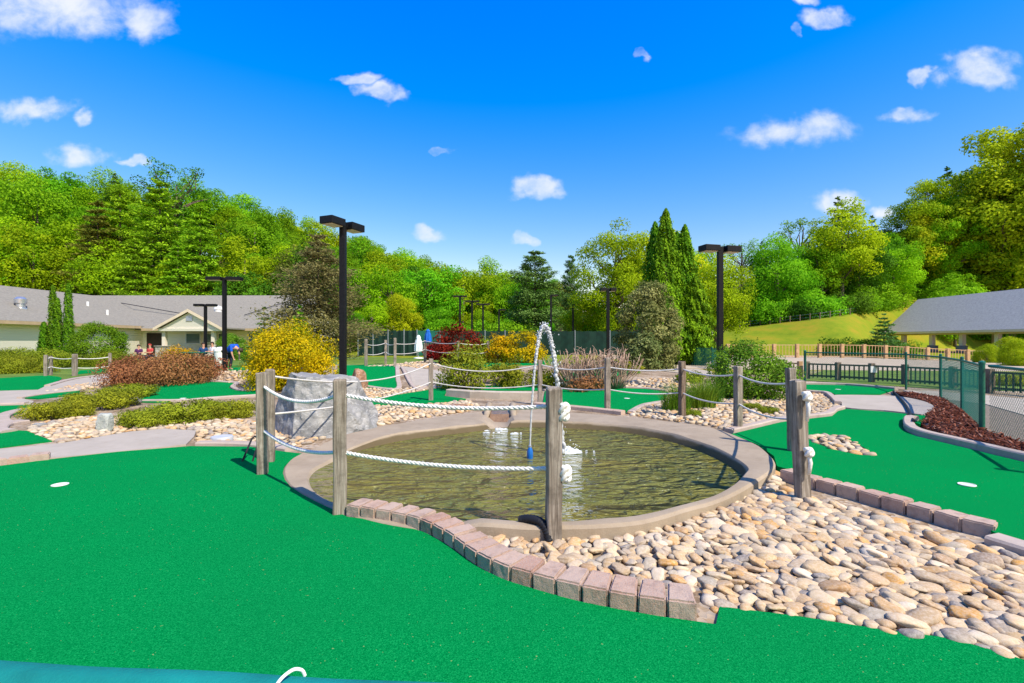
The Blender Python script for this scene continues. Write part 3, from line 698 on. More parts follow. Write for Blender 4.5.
def keep(p):
    d = min((p[0] - bare[0]) ** 2 + (p[1] - bare[1]) ** 2, (p[0] - bare2[0]) ** 2 + (p[1] - bare2[1]) ** 2) ** .5
    return d > rng.uniform(.05, .2)
pts = [p for p in pts if keep(p)]
vis = sorted(pts, key=lambda p: Vector((p[0], p[1])).length)
def stone_tf(p):
    big = p[0] > 1.4 and rng.random() < .7
    s = p[3] * (1.28 if big else 1.0) * rng.choice((.8, .95, 1, 1.1, 1.25))
    rz = rng.gauss(-.45, .55) if p[0] > .9 else rng.uniform(0, math.pi)
    return s, Matrix.Translation((p[0], p[1], p[2] + rng.uniform(-.004, .016))) @ Matrix.Rotation(rz, 4, 'Z') @ Matrix.Rotation(rng.gauss(0, .2), 4, 'X') @ Matrix.Rotation(rng.gauss(.12 if p[0] > .9 else 0, .2), 4, 'Y') @ Matrix.Diagonal((s, s, s, 1))
cnt = 0
for p in vis[:300]:
    s, T = stone_tf(p)
    o = put('river_stone', SME[rng.randrange(12)]); o.matrix_world = T
    meta(o, 'smooth tan river stone lying in the foreground stone bed beside the pond', 'stone', 'river stones in the foreground bed')
def mass(name, items, lib, label, cat, m=None):
    Vs = []; Fs = []; o = 0
    for T, k in items:
        v, f = lib[k % len(lib)]; A = np.array(T)
        Vs.append(v @ A[:3, :3].T + A[:3, 3]); Fs.append(f + o); o += len(v)
    ob = put(name, npmesh(name, np.concatenate(Vs), np.concatenate(Fs), m or M['stone'], True)); meta(ob, label, cat, None, 'stuff'); return ob
mass('river_stones', [(stone_tf(p)[1], rng.randrange(8)) for p in vis[300:] + under], SVL, 'remaining river stones behind and beneath the foreground ones', 'stones')
def bed(px, sp, size, label, avoid=None, lib=SVX, dz=0.0, world=None, z0=.012):
    poly = world or GP(px, dz); it = []
    for p in scatter(poly, sp, rng, avoid):
        s = size * rng.uniform(.7, 1.35)
        T = Matrix.Translation((p[0], p[1], hz(*p) + dz + z0)) @ Matrix.Rotation(rng.uniform(0, 6.3), 4, 'Z') @ Matrix.Rotation(rng.gauss(0, .25), 4, 'X') @ Matrix.Rotation(rng.gauss(0, .25), 4, 'Y') @ Matrix.Diagonal((s, s, s, 1))
        it.append((T, rng.randrange(8)))
    return mass('river_stones', it, lib, label, 'stones')
bed([(30, 432), (36, 424), (80, 418), (140, 418), (260, 421), (300, 420), (370, 415), (372, 425), (330, 437), (306, 446), (286, 451), (262, 447.5), (230, 445), (196, 444), (198, 431), (165, 429), (130, 432), (60, 444), (52, 441)], .085, .055,
    'tan river stones around the marker rock and junipers on the left', lib=SVL)
bed([(330, 384), (398, 381), (425, 386), (440, 388.5), (420, 391), (372, 399)], .1, .06, 'tan river stones on the slope behind the boulder')
bed([(372, 406.5), (400, 406), (440, 404.2), (466, 401), (478, 406), (470, 411), (440, 415.5), (400, 421.5), (372, 427)], .085, .055, 'tan river stones against the back left of the pond rim', lib=SVL)
bed([(628, 415), (640, 408), (668, 403), (700, 397), (740, 398), (790, 397), (806, 392.5), (827, 394), (836, 399), (842, 404), (838, 410), (830, 414.5), (810, 417), (781, 420), (757, 426), (731, 431.5), (700, 424.5), (668, 420.5)], .09, .058, 'tan river stones in the bed under the laurel bush on the right', lib=SVL)
bed([(572, 387), (600, 380), (640, 377), (680, 379), (700, 386), (690, 395), (668, 391.5), (645, 388.5), (610, 387.5)], .13, .075, 'grey and tan stones behind the back green')
bed(None, .085, .055, 'pale pebbles in the island of the right green', lib=SVL, world=isl, z0=.055)
bed([(366, 367), (398, 364.5), (430, 361), (440, 366), (420, 369), (402, 366.8)], .16, .09, 'pale stones below the far rope fence')
bed([(190, 373), (250, 371.5), (262, 378), (226, 380.5), (190, 381)], .16, .08, 'pale stones at the foot of the slim lamp post')
bed([(46, 392), (80, 385), (108, 381.5), (112, 386), (80, 390)], .14, .07, 'pale stones beside the left path')
# mulch chips
def mulch_chips():
    it = []; bx = MB(); bx.box(-1, 1, -.28, .28, -.1, .1); lib = [(np.array(bx.v, dtype=np.float32), np.array(bx.f, dtype=np.int32))]
    for p in scatter(mul, .045, rng):
        if p[1] > 14: continue
        s = rng.uniform(.02, .045)
        it.append((Matrix.Translation((p[0], p[1], hz(*p) + .06)) @ Matrix.Rotation(rng.uniform(0, 6.3), 4, 'Z') @ Matrix.Rotation(rng.gauss(0, .4), 4, 'Y') @ Matrix.Diagonal((s, s, s, 1)), 0))
    mass('mulch', it, lib, 'loose red mulch chips on the bed by the chain link fence', 'mulch', M['mulch'])
mulch_chips()

# ------------------------------------------------------------------ foliage builders
NP = np.random.RandomState(5)
def unit(v): return v / (np.linalg.norm(v, axis=1, keepdims=True) + 1e-9)
def leaf_arrays(c, nrm, size, aspect=.62, jitter=.8, axis=None):
    n = len(c); nn = unit(nrm + NP.normal(0, jitter, (n, 3)))
    a = axis + NP.normal(0, .35, (n, 3)) if axis is not None else NP.normal(0, 1, (n, 3))
    a = unit(a - nn * np.sum(a * nn, 1, keepdims=True)); b = np.cross(nn, a)
    s = size[:, None] if hasattr(size, 'shape') else np.full((n, 1), size)
    V = np.stack([c - a * s * .5, c + b * s * .5 * aspect, c + a * s * .5, c - b * s * .5 * aspect], 1).reshape(-1, 3)
    return V
def leaf_mesh(name, c, nrm, size, m, tint, aspect=.62, jitter=.8, axis=None):
    V = leaf_arrays(c, nrm, size, aspect, jitter, axis); n = len(c)
    return npmesh(name, V, np.arange(4 * n).reshape(n, 4), m, False, tint)
def clumps(rad3, centre, nc, cr, nl, zmin=None, shell=(.5, .95), flat=1.0, upb=.3):
    """leaf positions gathered in clumps filling an uneven ellipsoid"""
    d = unit(NP.normal(0, 1, (nc, 3))); r = NP.uniform(shell[0] ** 2, shell[1] ** 2, (nc, 1)) ** .5
    cc = d * r * np.array(rad3) + np.array(centre)
    rr = cr * NP.uniform(.6, 1.35, nc); ct = NP.uniform(0, 1, nc)
    w = rr ** 2; k = NP.choice(nc, nl, p=w / w.sum())
    e = unit(NP.normal(0, 1, (nl, 3)) + np.array([0, 0, upb])); q = NP.uniform(.25, 1, (nl, 1)) ** .5
    off = e * q * rr[k][:, None]; off[:, 2] *= flat
    p = cc[k] + off
    t = np.clip(.25 + .5 * ct[k] + NP.normal(0, .16, nl), 0, 1)
    nrm = e + d[k] * .6 + np.array([0, 0, .35])
    if zmin is not None:
        g = p[:, 2] > zmin; p, nrm, t, k = p[g], nrm[g], t[g], k[g]
    return p, nrm, t, cc
def limb(mb, a, b, r0, r1, wob=.1, n=6, seg=4):
    a = Vector(a); b = Vector(b); l = (b - a).length; P = []
    for i in range(seg + 1):
        t = i / seg; q = a.lerp(b, t)
        if 0 < i < seg: q += Vector((random.uniform(-1, 1), random.uniform(-1, 1), random.uniform(-.3, .6))) * l * wob
        P.append(q)
    mb.tube(P, [r0 + (r1 - r0) * i / seg for i in range(seg + 1)], n)
def broadleaf(h, w, nc, nl, ls, m, base=.3, bark='bark', cr=.2, shell=(.45, .95), limbs=9, flat=.8):
    cz = h * (1 + base) / 2; rad3 = (w / 2, w / 2, h * (1 - base) / 2)
    p, nrm, t, cc = clumps(rad3, (0, 0, cz), nc, w * cr, nl, None, shell, flat)
    cr_ = leaf_mesh('crown', p, nrm, ls * NP.uniform(.7, 1.3, len(p)), LM[m], t)
    mb = MB(); r = h * .017
    top = Vector((random.uniform(-.3, .3), random.uniform(-.3, .3), h * .8))
    mb.tube([(0, 0, -.5), (0, 0, h * .15), (top.x * .3, top.y * .3, h * .4), top], [r * 1.5, r, r * .75, r * .2], 8)
    for c in cc[NP.choice(len(cc), min(limbs, len(cc)), replace=False)]:
        z0 = min(h * .6, max(h * base * .9, c[2] - w * .3)); limb(mb, (top.x * z0 / h, top.y * z0 / h, z0), c, r * .5, r * .1)
    return [('trunk', mb.mesh('trunk', M[bark], True)), ('crown', cr_)]
def conifer(h, w, levels, per, nl, ls, m, base=.15, droop=-.1, tilt=.15, gap=.0, flat=.25, power=.9, bark='bark', asp=.35):
    cen = []; nr = []; ax = []; tt = []; mb = MB(); r = h * .014
    mb.tube([(0, 0, -.5), (0, 0, h * .5), (0, 0, h * .98)], [r * 1.3, r * .8, r * .1], 8)
    for i in range(levels):
        f = (i + .5) / levels; z = h * (base + (1 - base) * f); Lb = w / 2 * max(.05, (1 - f)) ** power * random.uniform(.8, 1.15) + .05 * w * (1 - f)
        if f < .12: Lb *= .8
        ph = random.uniform(0, 6.3)
        for j in range(per):
            a = ph + 2 * math.pi * j / per + random.uniform(-.3, .3); l = Lb * random.uniform(.7, 1.15)
            e = Vector((math.cos(a) * l, math.sin(a) * l, z + l * (tilt if random.random() > gap else droop) + random.uniform(-.02, .02) * h))
            s0 = Vector((0, 0, z)); mb.tube([s0, s0.lerp(e, .6) + Vector((0, 0, droop * l * .3)), e], [r * .35 * (1 - f) + .01, r * .2 * (1 - f) + .008, .006], 5)
            k = max(6, int(nl * l / (w / 2) / (levels * per) * 2)); u = NP.uniform(.15, 1.05, k) ** .7
            pt = np.array(s0)[None] * (1 - u[:, None]) + np.array(e)[None] * u[:, None]
            sp = l * .26 * (1.15 - u * .75) + .02
            pt = pt + NP.normal(0, 1, (k, 3)) * np.stack([sp, sp, sp * flat], 1)
            cen.append(pt); nr.append(np.tile([[0, 0, 1.0]], (k, 1))); ax.append(np.tile([[math.cos(a), math.sin(a), tilt]], (k, 1)))
            tt.append(np.clip(.15 + .5 * random.random() + .25 * u + NP.normal(0, .12, k), 0, 1))
    cen = np.concatenate(cen); me = leaf_mesh('crown', cen, np.concatenate(nr), ls * NP.uniform(.7, 1.3, len(cen)), LM[m], np.concatenate(tt), asp, .55, np.concatenate(ax))
    return [('trunk', mb.mesh('trunk', M[bark], True)), ('crown', me)]
def column_tree(h, w, nl, ls, m, power=.55, base=.02, lob=9):
    z = NP.uniform(0, 1, nl) ** 1.25; a = NP.uniform(0, 2 * np.pi, nl)
    prof = np.minimum(1, (z + .04) * 9) * (1 - z) ** power
    bump_ = 1 + .16 * np.sin(a * 3 + z * 9) + .12 * np.sin(a * lob + z * 31) + .12 * np.sin(z * 47 + a * 2)
    rr = w / 2 * prof * bump_ * NP.uniform(.5, 1.0, nl) ** .5 * (1 + .35 * (NP.uniform(0, 1, nl) > .93))
    c = np.stack([rr * np.cos(a), rr * np.sin(a), h * (base + (1 - base) * z)], 1)
    nr = np.stack([np.cos(a), np.sin(a), .5 + 0 * a], 1); ax = np.stack([np.cos(a) * .35, np.sin(a) * .35, 1 + 0 * a], 1)
    t = np.clip(.45 + .28 * np.sin(a * 5 + z * 23) + NP.normal(0, .2, nl), 0, 1)
    me = leaf_mesh('crown', c, nr, ls * NP.uniform(.7, 1.3, nl), LM[m], t, .4, .5, ax)
    mb = MB(); mb.tube([(0, 0, -.2), (0, 0, h * .4), (0, 0, h * .85)], [w * .05, w * .035, w * .01], 7)
    return [('trunk', mb.mesh('trunk', M['bark'], True)), ('crown', me)]
def shrub(rx, ry, h, nc, nl, ls, m, cr=.22, aspect=.6, up=0.0, shell=(.6, .95), flat=.8, upax=False):
    p, nrm, t, cc = clumps((rx, ry, h * .62), (0, 0, h * .38), nc, min(rx, ry, h) * cr * 1.6, nl, .01, shell, flat)
    ax = None
    if upax:
        ax = np.stack([p[:, 0] / rx, p[:, 1] / ry, .5 + 0 * p[:, 0]], 1)
    me = leaf_mesh('foliage', p, nrm, ls * NP.uniform(.7, 1.3, len(p)), LM[m], t, aspect, .7, ax)
    mb = MB()
    for c in cc[NP.choice(len(cc), min(14, len(cc)), replace=False)]:
        c = np.array([c[0] * .8, c[1] * .8, max(c[2] * .8, h * .15)]); limb(mb, (c[0] * .12, c[1] * .12, -.05), c, .02 * h + .006, .005, .08, 5, 3)
    return [('stems', mb.mesh('stems', M['bark'], True)), ('foliage', me)]
def plant(name, parts, loc, label, cat, group=None, s=1.0, rz=None, m=None, sz=None):
    e = empty(name, loc, random.uniform(0, 6.3) if rz is None else rz, label, cat, group)
    e.scale = (s, s, s * (sz or 1))
    for nm, me in parts: put(nm, me, e, m=LM[m] if (m and nm in ('crown', 'foliage')) else None)
    return e

# ------------------------------------------------------------------ forests
BL = [broadleaf(13, 9.5, 60, 15000, .30, 'spring', .12, cr=.17), broadleaf(12, 8, 50, 13000, .30, 'spring', .15, cr=.18), broadleaf(14, 10.5, 76, 17000, .30, 'spring', .1, cr=.15),
      broadleaf(15, 8.5, 64, 14000, .29, 'spring', .22, cr=.16), broadleaf(13, 9, 42, 10000, .31, 'spring', .2, cr=.17, shell=(.5, 1.05))]
PN = [conifer(17, 8, 15, 6, 12000, .42, 'pine', .18, -.05, .16, .2), conifer(15, 8, 20, 8, 18000, .36, 'pinelight', .03, -.16, .04, .3, .3, .7), conifer(17, 8.5, 14, 6, 17000, .38, 'pine', .16, -.05, .22, .25, .5, .45)]
BIG = [broadleaf(22, 12.5, 130, 34000, .30, 'spring', .1, cr=.105, shell=(.35, .98), limbs=24), broadleaf(21, 11, 110, 28000, .30, 'spring', .16, cr=.105, shell=(.35, 1.0), limbs=24)]
THIN = broadleaf(17, 8, 34, 3200, .28, 'olive', .45, cr=.13, shell=(.55, 1.1), limbs=26)
UND = shrub(2.2, 2.2, 2.6, 34, 4500, .2, 'deep', .25)
rf = random.Random(21)
def px_of(x, y): return CX + F * x / y
LAB = dict(spring='yellow green leafy tree in the woods on the left hillside', mid='mid green leafy tree in the woods on the left hillside', bright='fresh bright green leafy tree in the woods on the left hillside',
           deep='dark green leafy tree in the woods on the left hillside', olive='olive green leafy tree in the woods on the left hillside', yellow='golden yellow green leafy tree in the woods on the left hillside')
y = 62.0
while y < 190:
    st = 6.4 + (y - 62) * .028; x = -1.3 * y
    while x < .14 * y:
        xx = x + rf.uniform(-2, 2); yy = y + rf.uniform(-2.5, 2.5); p = px_of(xx, yy); rr = lerp_tab(LEFT, xx / yy)
        if -70 < p < 560 and yy < rr[1] + 10 and yy > rr[0] - 3 and not (p > 440 and yy < 80):
            m = rf.choices(('spring', 'mid', 'bright', 'deep', 'olive', 'yellow'), (34, 26, 16, 9, 6, 9))[0]
            if p < 40: m = rf.choice(('spring', 'bright', 'mid'))
            s = rf.uniform(.85, 1.2) * (1 if yy < 120 else .95)
            plant('leafy_tree', BL[rf.randrange(5)], (xx, yy, hz(xx, yy) - .3), LAB[m], 'tree', m + ' trees on the left hillside', s, rf.uniform(0, 6.3), m)
        x += st * rf.uniform(.85, 1.15)
    y += 7 + (y - 62) * .05
# conifers above the clubhouse
for px, d, ytop, k, lab in ((120, 66, 188, 1, 'broad light green hemlock rising behind the clubhouse porch'), (160, 64, 178, 1, 'tallest layered hemlock behind the clubhouse roof valley'), (200, 63, 205, 1, 'layered light green conifer right of the tallest hemlock'),
                            (98, 64, 200, 1, 'brownish conifer left of the hemlocks behind the clubhouse'), (135, 60, 232, 1, 'low drooping conifer just above the clubhouse ridge'), (178, 60, 240, 1, 'low bushy conifer above the clubhouse roof valley')):
    x, yy = XY(px, d); zt = ZH(ytop, d); z0 = hz(x, yy) - .3; pr = PN[k]; h = zt - z0
    plant('conifer_tree', pr, (x, yy, z0), lab, 'tree', None, h / 15, m='pinelight' if px not in (98,) else 'olive', sz=1)
for px, d, ytop, lab in ((115, 84, 172, 'dark round pine breaking the left skyline'), (150, 84, 184, 'small dark pine on the left skyline beside the bare tree')):
    x, yy = XY(px, d); z0 = hz(x, yy); plant('pine_tree', PN[0], (x, yy, z0), lab, 'tree', None, (ZH(ytop, d) - z0) / 17)
x, yy = XY(176, 80); z0 = hz(x, yy); plant('sparse_tree', THIN, (x, yy, z0), 'thin half bare tree standing above the left skyline', 'tree', None, (ZH(160, 80) - z0) / 17, m='deep')
# mid conifer with brownish branches behind the golden shrub
BC = conifer(8, 7.2, 18, 8, 27000, .17, 'brownish', .04, -.1, .18, .3, .45, .75, asp=.45)
x, yy = XY(318, 27); plant('conifer_tree', BC, (x, yy, hz(x, yy)), 'sparse grey brown conifer behind the golden shrub and near lamp post', 'tree', None, .88)
plant('conifer_tree', conifer(2.8, 1.3, 11, 6, 1500, .16, 'cypress', .03, -.1, .2, .2, .5, .9), (*XY(300, 21), .1), 'small bright green young conifer above the golden shrub', 'tree')
plant('conifer_tree', conifer(3.2, 2.0, 11, 6, 1500, .2, 'pine', .03, -.1, .1, .2, .4, .9), (*XY(264, 26), .0), 'small dark conifer at the right end of the clubhouse', 'tree')
# centre trees
for px, d, ytop, k, s_m, lab in ((535, 62, 250, 2, 'pine', 'dark layered white pine left of centre skyline'), (571, 66, 254, 2, 'pine', 'slim blue green pine behind the fountain')):
    x, yy = XY(px, d); z0 = hz(x, yy); e = plant('pine_tree', PN[k], (x, yy, z0), lab, 'tree', None, (ZH(ytop, d) - z0) / 17); 
    if px == 571: e.scale.x *= .55; e.scale.y *= .55
    else: e.scale.x *= 1.2; e.scale.y *= 1.2
YL = broadleaf(15, 10, 110, 26000, .24, 'yellow', .08, cr=.125, shell=(.3, .95), limbs=22)
x, yy = XY(617, 50); plant('leafy_tree', YL, (x, yy, 0), 'tall yellow green tree left of the cypress clump', 'tree', None, (ZH(222, 50)) / 15.2, m='yellow')
for px, d, yt, m, lab in ((585, 56, 290, 'yellow', 'smaller yellow green tree left of the tall one'), (660, 58, 226, 'yellow', 'yellow leafy tree top peeping behind the cypress spires'), (716, 52, 262, 'yellow', 'yellow green tree right of the cypress clump'), (700, 62, 246, 'spring', 'pale green tree directly behind right lamp post'),
                          (735, 66, 290, 'olive', 'low olive tree in the gap right of the lamp post'), (505, 60, 318, 'bright', 'low bright bush like tree left of the pine'), (480, 64, 308, 'spring', 'low spring green tree behind the court lights'), (550, 58, 322, 'bright', 'low bright tree under the white pine'),
                          (600, 56, 300, 'mid', 'mid green tree behind the far lamp post'), (640, 60, 290, 'mid', 'mid green tree behind the magnolia'), (400, 58, 292, 'yellow', 'light yellow green tree behind the court fence left end'), (440, 60, 305, 'bright', 'bright green tree behind the red maple'), (372, 56, 298, 'spring', 'spring green tree right of the near lamp post'), (350, 52, 310, 'mid', 'green tree just behind near lamp post')):
    x, yy = XY(px, d); z0 = hz(x, yy); q = BL[(px * 7) % 5]; plant('leafy_tree', q, (x, yy, z0), lab, 'tree', None, (ZH(yt, d) - z0) / 13.5, m=m)
# right woods
RL = dict(spring='yellow green leafy tree in the woods above the right bank', mid='mid green leafy tree in the woods above the right bank', bright='fresh green leafy tree in the woods above the right bank', deep='dark green leafy tree in the woods above the right bank', yellow='golden green leafy tree in the woods above the right bank', olive='olive leafy tree in the woods above the right bank')
for px, d, yt, m, k, lab in ((778, 66, 238, 'bright', 2, 'bright green rounded tree at the left of the right woods'), (842, 68, 210, 'yellow', 3, 'golden green tree in the middle of the right woods'), (925, 80, 182, 'lime', 0, 'large sunlit green tree behind the pavilion ridge'), (1010, 78, 132, 'lime', 2, 'tallest tree at the right edge of the photo'), (965, 84, 172, 'spring', 4, 'fresh green tree left of the tallest right edge tree'),
                             (1045, 74, 120, 'lime', 0, 'tree partly cut off by the right edge'), (880, 76, 222, 'mid', 1, 'mid green tree between the golden tree and pavilion'), (955, 72, 262, 'bright', 1, 'low light green tree touching the pavilion roof')):
    x, yy = XY(px, d); z0 = hz(x, yy) - .3; h = ZH(yt, d) - z0; s = h / 13.6; big = s > 1.2; e = plant('leafy_tree', BIG[k % 2] if big else BL[k], (x, yy, z0), lab, 'tree', None, h / 21.5 if big else s, m=m)
for row, (d0, lift) in enumerate(((70, 1.05), (78, 1.1), (87, 1.15), (97, 1.2), (108, 1.25))):
    px = 735 + row * 6
    while px < 1090:
        x, yy = XY(px + rf.uniform(-6, 6), d0 + rf.uniform(-3, 3) + (px > 900) * 10); z0 = hz(x, yy) - .3
        lim = np.interp(px, [730, 760, 800, 840, 880, 920, 960, 1000, 1024, 1090], [300, 262, 248, 232, 230, 200, 195, 160, 150, 130])
        h = min(ZH(lim + rf.uniform(0, 22), yy) - z0, 22)
        if h > 3.5:
            m = rf.choices(('spring', 'mid', 'bright', 'deep', 'yellow', 'olive'), (36, 22, 22, 6, 12, 2))[0]; s = h / 13.6; big = s > 1.2
            e = plant('leafy_tree', BIG[rf.randrange(2)] if big else BL[rf.randrange(5)], (x, yy, z0), RL[m], 'tree', m + ' trees above the right bank', h / 21.5 if big else s, rf.uniform(0, 6.3), m)
        px += rf.uniform(24, 36)
for px, d, yt, lab in ((838, 74, 195, 'dark pine standing tallest behind the golden tree'), (872, 80, 214, 'dark pine just right of the golden tree'), (947, 86, 165, 'dark spruce rising left of the right edge trees'), (762, 74, 240, 'small dark pine at the left end of the right woods')):
    x, yy = XY(px, d); z0 = hz(x, yy); plant('pine_tree', PN[0], (x, yy, z0), lab, 'tree', None, (ZH(yt, d) - z0) / 17)
x, yy = XY(742, 72); z0 = hz(x, yy); plant('sparse_tree', THIN, (x, yy, z0), 'thin airy tree with see through crown right of the lamp post', 'tree', None, (ZH(236, 72) - z0) / 17, m='mid')
x, yy = XY(800, 78); z0 = hz(x, yy); plant('sparse_tree', THIN, (x, yy, z0), 'thin airy tree with see through crown above the bank', 'tree', None, (ZH(215, 78) - z0) / 17, m='mid')
for i in range(46):
    px = 728 + i * 7.6; yb = 76 if px > 892 else bank_top(px); x, yy = XY(px, yb + rf.uniform(2.2, 5.5)); s = rf.uniform(.8, 1.5)
    plant('undergrowth_bush', UND, (x, yy, hz(x, yy) - .2), 'dark undergrowth bush at the foot of the right woods', 'bush', 'undergrowth below the right woods', s, m=rf.choice(('deep', 'mid', 'bright')))
for i in range(40):
    px = -10 + i * 14.5; x, yy = XY(px, rf.uniform(57, 60)); s = rf.uniform(.9, 1.5)
    if px > 120 or px < 10: plant('undergrowth_bush', UND, (x, yy, hz(x, yy) - .2), 'green thicket bush at the foot of the left hillside', 'bush', 'thicket below the left hillside', s, m=rf.choice(('mid', 'bright', 'deep')))

# ------------------------------------------------------------------ garden shrubs
def at(px, py): x, y = G(px, py); return (x, y, hz(x, y))
plant('golden_shrub', shrub(1.5, 1.1, 1.68, 110, 32000, .06, 'gold', .26, .6), at(292, 387), 'large golden yellow shrub behind the boulder', 'shrub')
plant('barberry_shrub', shrub(1.0, .8, .74, 60, 11000, .055, 'barberry', .3, .6), at(138, 385), 'left reddish bronze barberry hedge plant by the clubhouse', 'shrub')
plant('barberry_shrub', shrub(1.0, .8, .80, 60, 11000, .055, 'barberry', .3, .6), at(176, 384.5), 'right taller reddish bronze barberry hedge plant', 'shrub')
plant('barberry_shrub', shrub(.5, .5, .75, 20, 1500, .08, 'barberry', .3, .6), at(205, 378), 'small bronze barberry at the right end of the hedge', 'shrub')
J1 = shrub(.62, .5, .30, 60, 11000, .05, 'juniper', .36, .3, upax=True, flat=.6)
for px, py, s, lab in ((60, 417, 1.0, 'low spreading juniper beside the kerb lobes'), (100, 408, 1.25, 'wide spreading juniper above the marker rock'), (128, 398, 1.1, 'spreading juniper reaching the kidney shaped green'), (150, 425, .95, 'spreading juniper just right of the marker rock'), (188, 421, 1.15, 'middle spreading juniper below the kidney shaped green'), (226, 417, 1.0, 'spreading juniper nearest the rope posts')):
    plant('spreading_juniper', J1, at(px, py), lab, 'shrub', None, s * .88, sz=.95)
BALL = shrub(1.35, 1.35, 2.45, 260, 34000, .08, 'arbor', .16, .5, shell=(.86, .95))
x, y = XY(99, 27); plant('round_shrub', BALL, (x, y, 0), 'large clipped ball shrub against the clubhouse wall', 'shrub', None, .92, m='arbor')
for px, h, lab in ((44, 2.5, 'shortest arborvitae spire on the left of the cluster'), (53, 4.8, 'tall left arborvitae spire by the clubhouse'), (57.5, 4.0, 'middle arborvitae spire by the clubhouse'), (68.5, 4.9, 'tallest right arborvitae spire by the clubhouse')):
    x, y = XY(px, 30.5); plant('arborvitae', column_tree(h, .62, 6000, .12, 'arbor', .36), (x, y, 0), lab, 'tree')
J2 = shrub(1.6, 1.1, .75, 80, 12000, .085, 'juniper', .3, .35, upax=True)
for px, d, s, lab in ((-6, 24, 1, 'golden juniper hedge plant cut by the left edge'), (22, 25, 1.05, 'golden juniper hedge plant beside the clubhouse wall'), (52, 24, 1, 'golden juniper hedge plant under the arborvitae'), (30, 20.5, .8, 'lower front golden juniper near the left rope fence'), (5, 20, .8, 'front golden juniper at the left edge'), (112, 26, .9, 'dark green juniper beneath the ball shrub')):
    x, y = XY(px, d); plant('golden_juniper', J2, (x, y, 0), lab, 'shrub', None, s)
x, y = XY(178, 30); plant('yellow_shrub', shrub(1.1, .9, .95, 40, 3000, .1, 'gold', .25), (x, y, 0), 'bright yellow dome shrub before the porch', 'shrub')
x, y = XY(232, 34); plant('round_shrub', BALL, (x, y, -.2), 'green round shrub behind the person in blue', 'shrub', None, .8, m='laurel')
# centre
def mound(px, py, rx, ry, h, m, nl, ls, lab, nm='shrub', asp=.5, ua=False): plant(nm, shrub(rx, ry, h, 50, nl, ls, m, .28, asp, upax=ua), at(px, py), lab, 'shrub')
mound(458, 364, .95, .8, 1.65, 'red', 5000, .12, 'dark red japanese maple by the far rope fence', 'japanese_maple')
mound(436, 360, .7, .6, .85, 'red', 2500, .12, 'low dark red maple left of the taller one', 'japanese_maple')
mound(464, 381, .75, .7, 1.1, 'junidark', 4500, .09, 'tall juniper mound in front of the red maple', 'juniper_mound', .35, True)
mound(505, 386, .85, .5, .62, 'junidark', 4500, .08, 'low juniper mound behind the fountain', 'juniper_mound', .35, True)
mound(545, 387, .75, .45, .5, 'junidark', 3500, .08, 'low juniper mound right of the fountain', 'juniper_mound', .35, True)
mound(481, 362, .7, .6, 1.1, 'juniper', 2500, .1, 'yellow green bush right of the red maple', 'golden_bush')
mound(499, 364, .75, .6, 1.2, 'gold', 3000, .1, 'smaller golden bush behind the juniper mound', 'golden_bush')
mound(523, 364, .95, .7, 1.55, 'gold', 4000, .1, 'larger golden bush beside the fountain jet', 'golden_bush')
x, y = XY(648, 21); plant('magnolia_tree', shrub(1.3, 1.3, 3.75, 170, 18000, .12, 'rosette', .16, .5, shell=(.7, 1.0)), (x, y, 0), 'dense grey green magnolia like tree with pale leaf rosettes', 'tree')
mound(643, 369, .75, .7, 1.35, 'rosette', 3600, .13, 'grey green bush at the foot of the magnolia', 'rosette_bush', .45)
mound(625, 372, .8, .5, .3, 'juniper', 1800, .09, 'low yellow green ground cover below the magnolia', 'ground_cover', .35, True)
mound(690, 382, .7, .4, .28, 'juniper', 1500, .09, 'low ground cover patch left of the laurel bush', 'ground_cover', .35, True)
for px, yt, w, lab in ((655, 222, 1.9, 'left dark spire of the cypress clump'), (666, 209, 2.1, 'tallest spire of the cypress clump'), (685, 225, 2.0, 'right spire of the cypress clump'), (677, 232, 2.1, 'middle spire of the cypress clump'), (696, 276, 1.9, 'lowest right spire of the cypress clump')):
    d = 27 + (px % 3); x, y = XY(px, d); plant('cypress_tree', column_tree(ZH(yt, d), w * 1.2, 15000, .17, 'cypress', .62, lob=13), (x, y, 0), lab, 'tree')
x, y = XY(749, 11.2); plant('laurel_bush', shrub(.95, .8, 1.28, 120, 17000, .06, 'laurel', .2, .5), (x, y, 0), 'rounded laurel bush in front of the right lamp post', 'shrub')
for px, py, lab in ((692, 403, 'tiny green cover plant beside the grass clump'), (768, 413, 'small yellow green cover plant among the right stones'), (752, 409, 'smaller cover plant under the laurel bush'), (690, 416, 'low yellow tuft at the foot of the dark post')):
    plant('ground_cover', J1, at(px, py), lab, 'plant', None, .34)
def grass_clump(n, h, r, m):
    P = []; Fq = []
    for i in range(n):
        a = random.uniform(0, 6.3); b = random.uniform(0, r) ; x, y = b * math.cos(a), b * math.sin(a); l = h * random.uniform(.6, 1.1); ln = random.uniform(.1, .65) * l; w = random.uniform(.004, .008)
        d = random.uniform(0, 6.3) * .4 + a * .8; dx, dy = math.cos(d), math.sin(d); o = len(P)
        for k in range(4):
            t = k / 3; q = (x + dx * ln * t * t, y + dy * ln * t * t, l * (t - .25 * t * t * (ln / l) * 2)); ww = w * (1 - t * .85)
            P += [(q[0] - dy * ww, q[1] + dx * ww, q[2]), (q[0] + dy * ww, q[1] - dx * ww, q[2])]
        Fq += [(o + 2 * k, o + 2 * k + 1, o + 2 * k + 3, o + 2 * k + 2) for k in range(3)]
    return npmesh('foliage', P, Fq, LM[m], True, NP.uniform(.1, 1, len(Fq)))
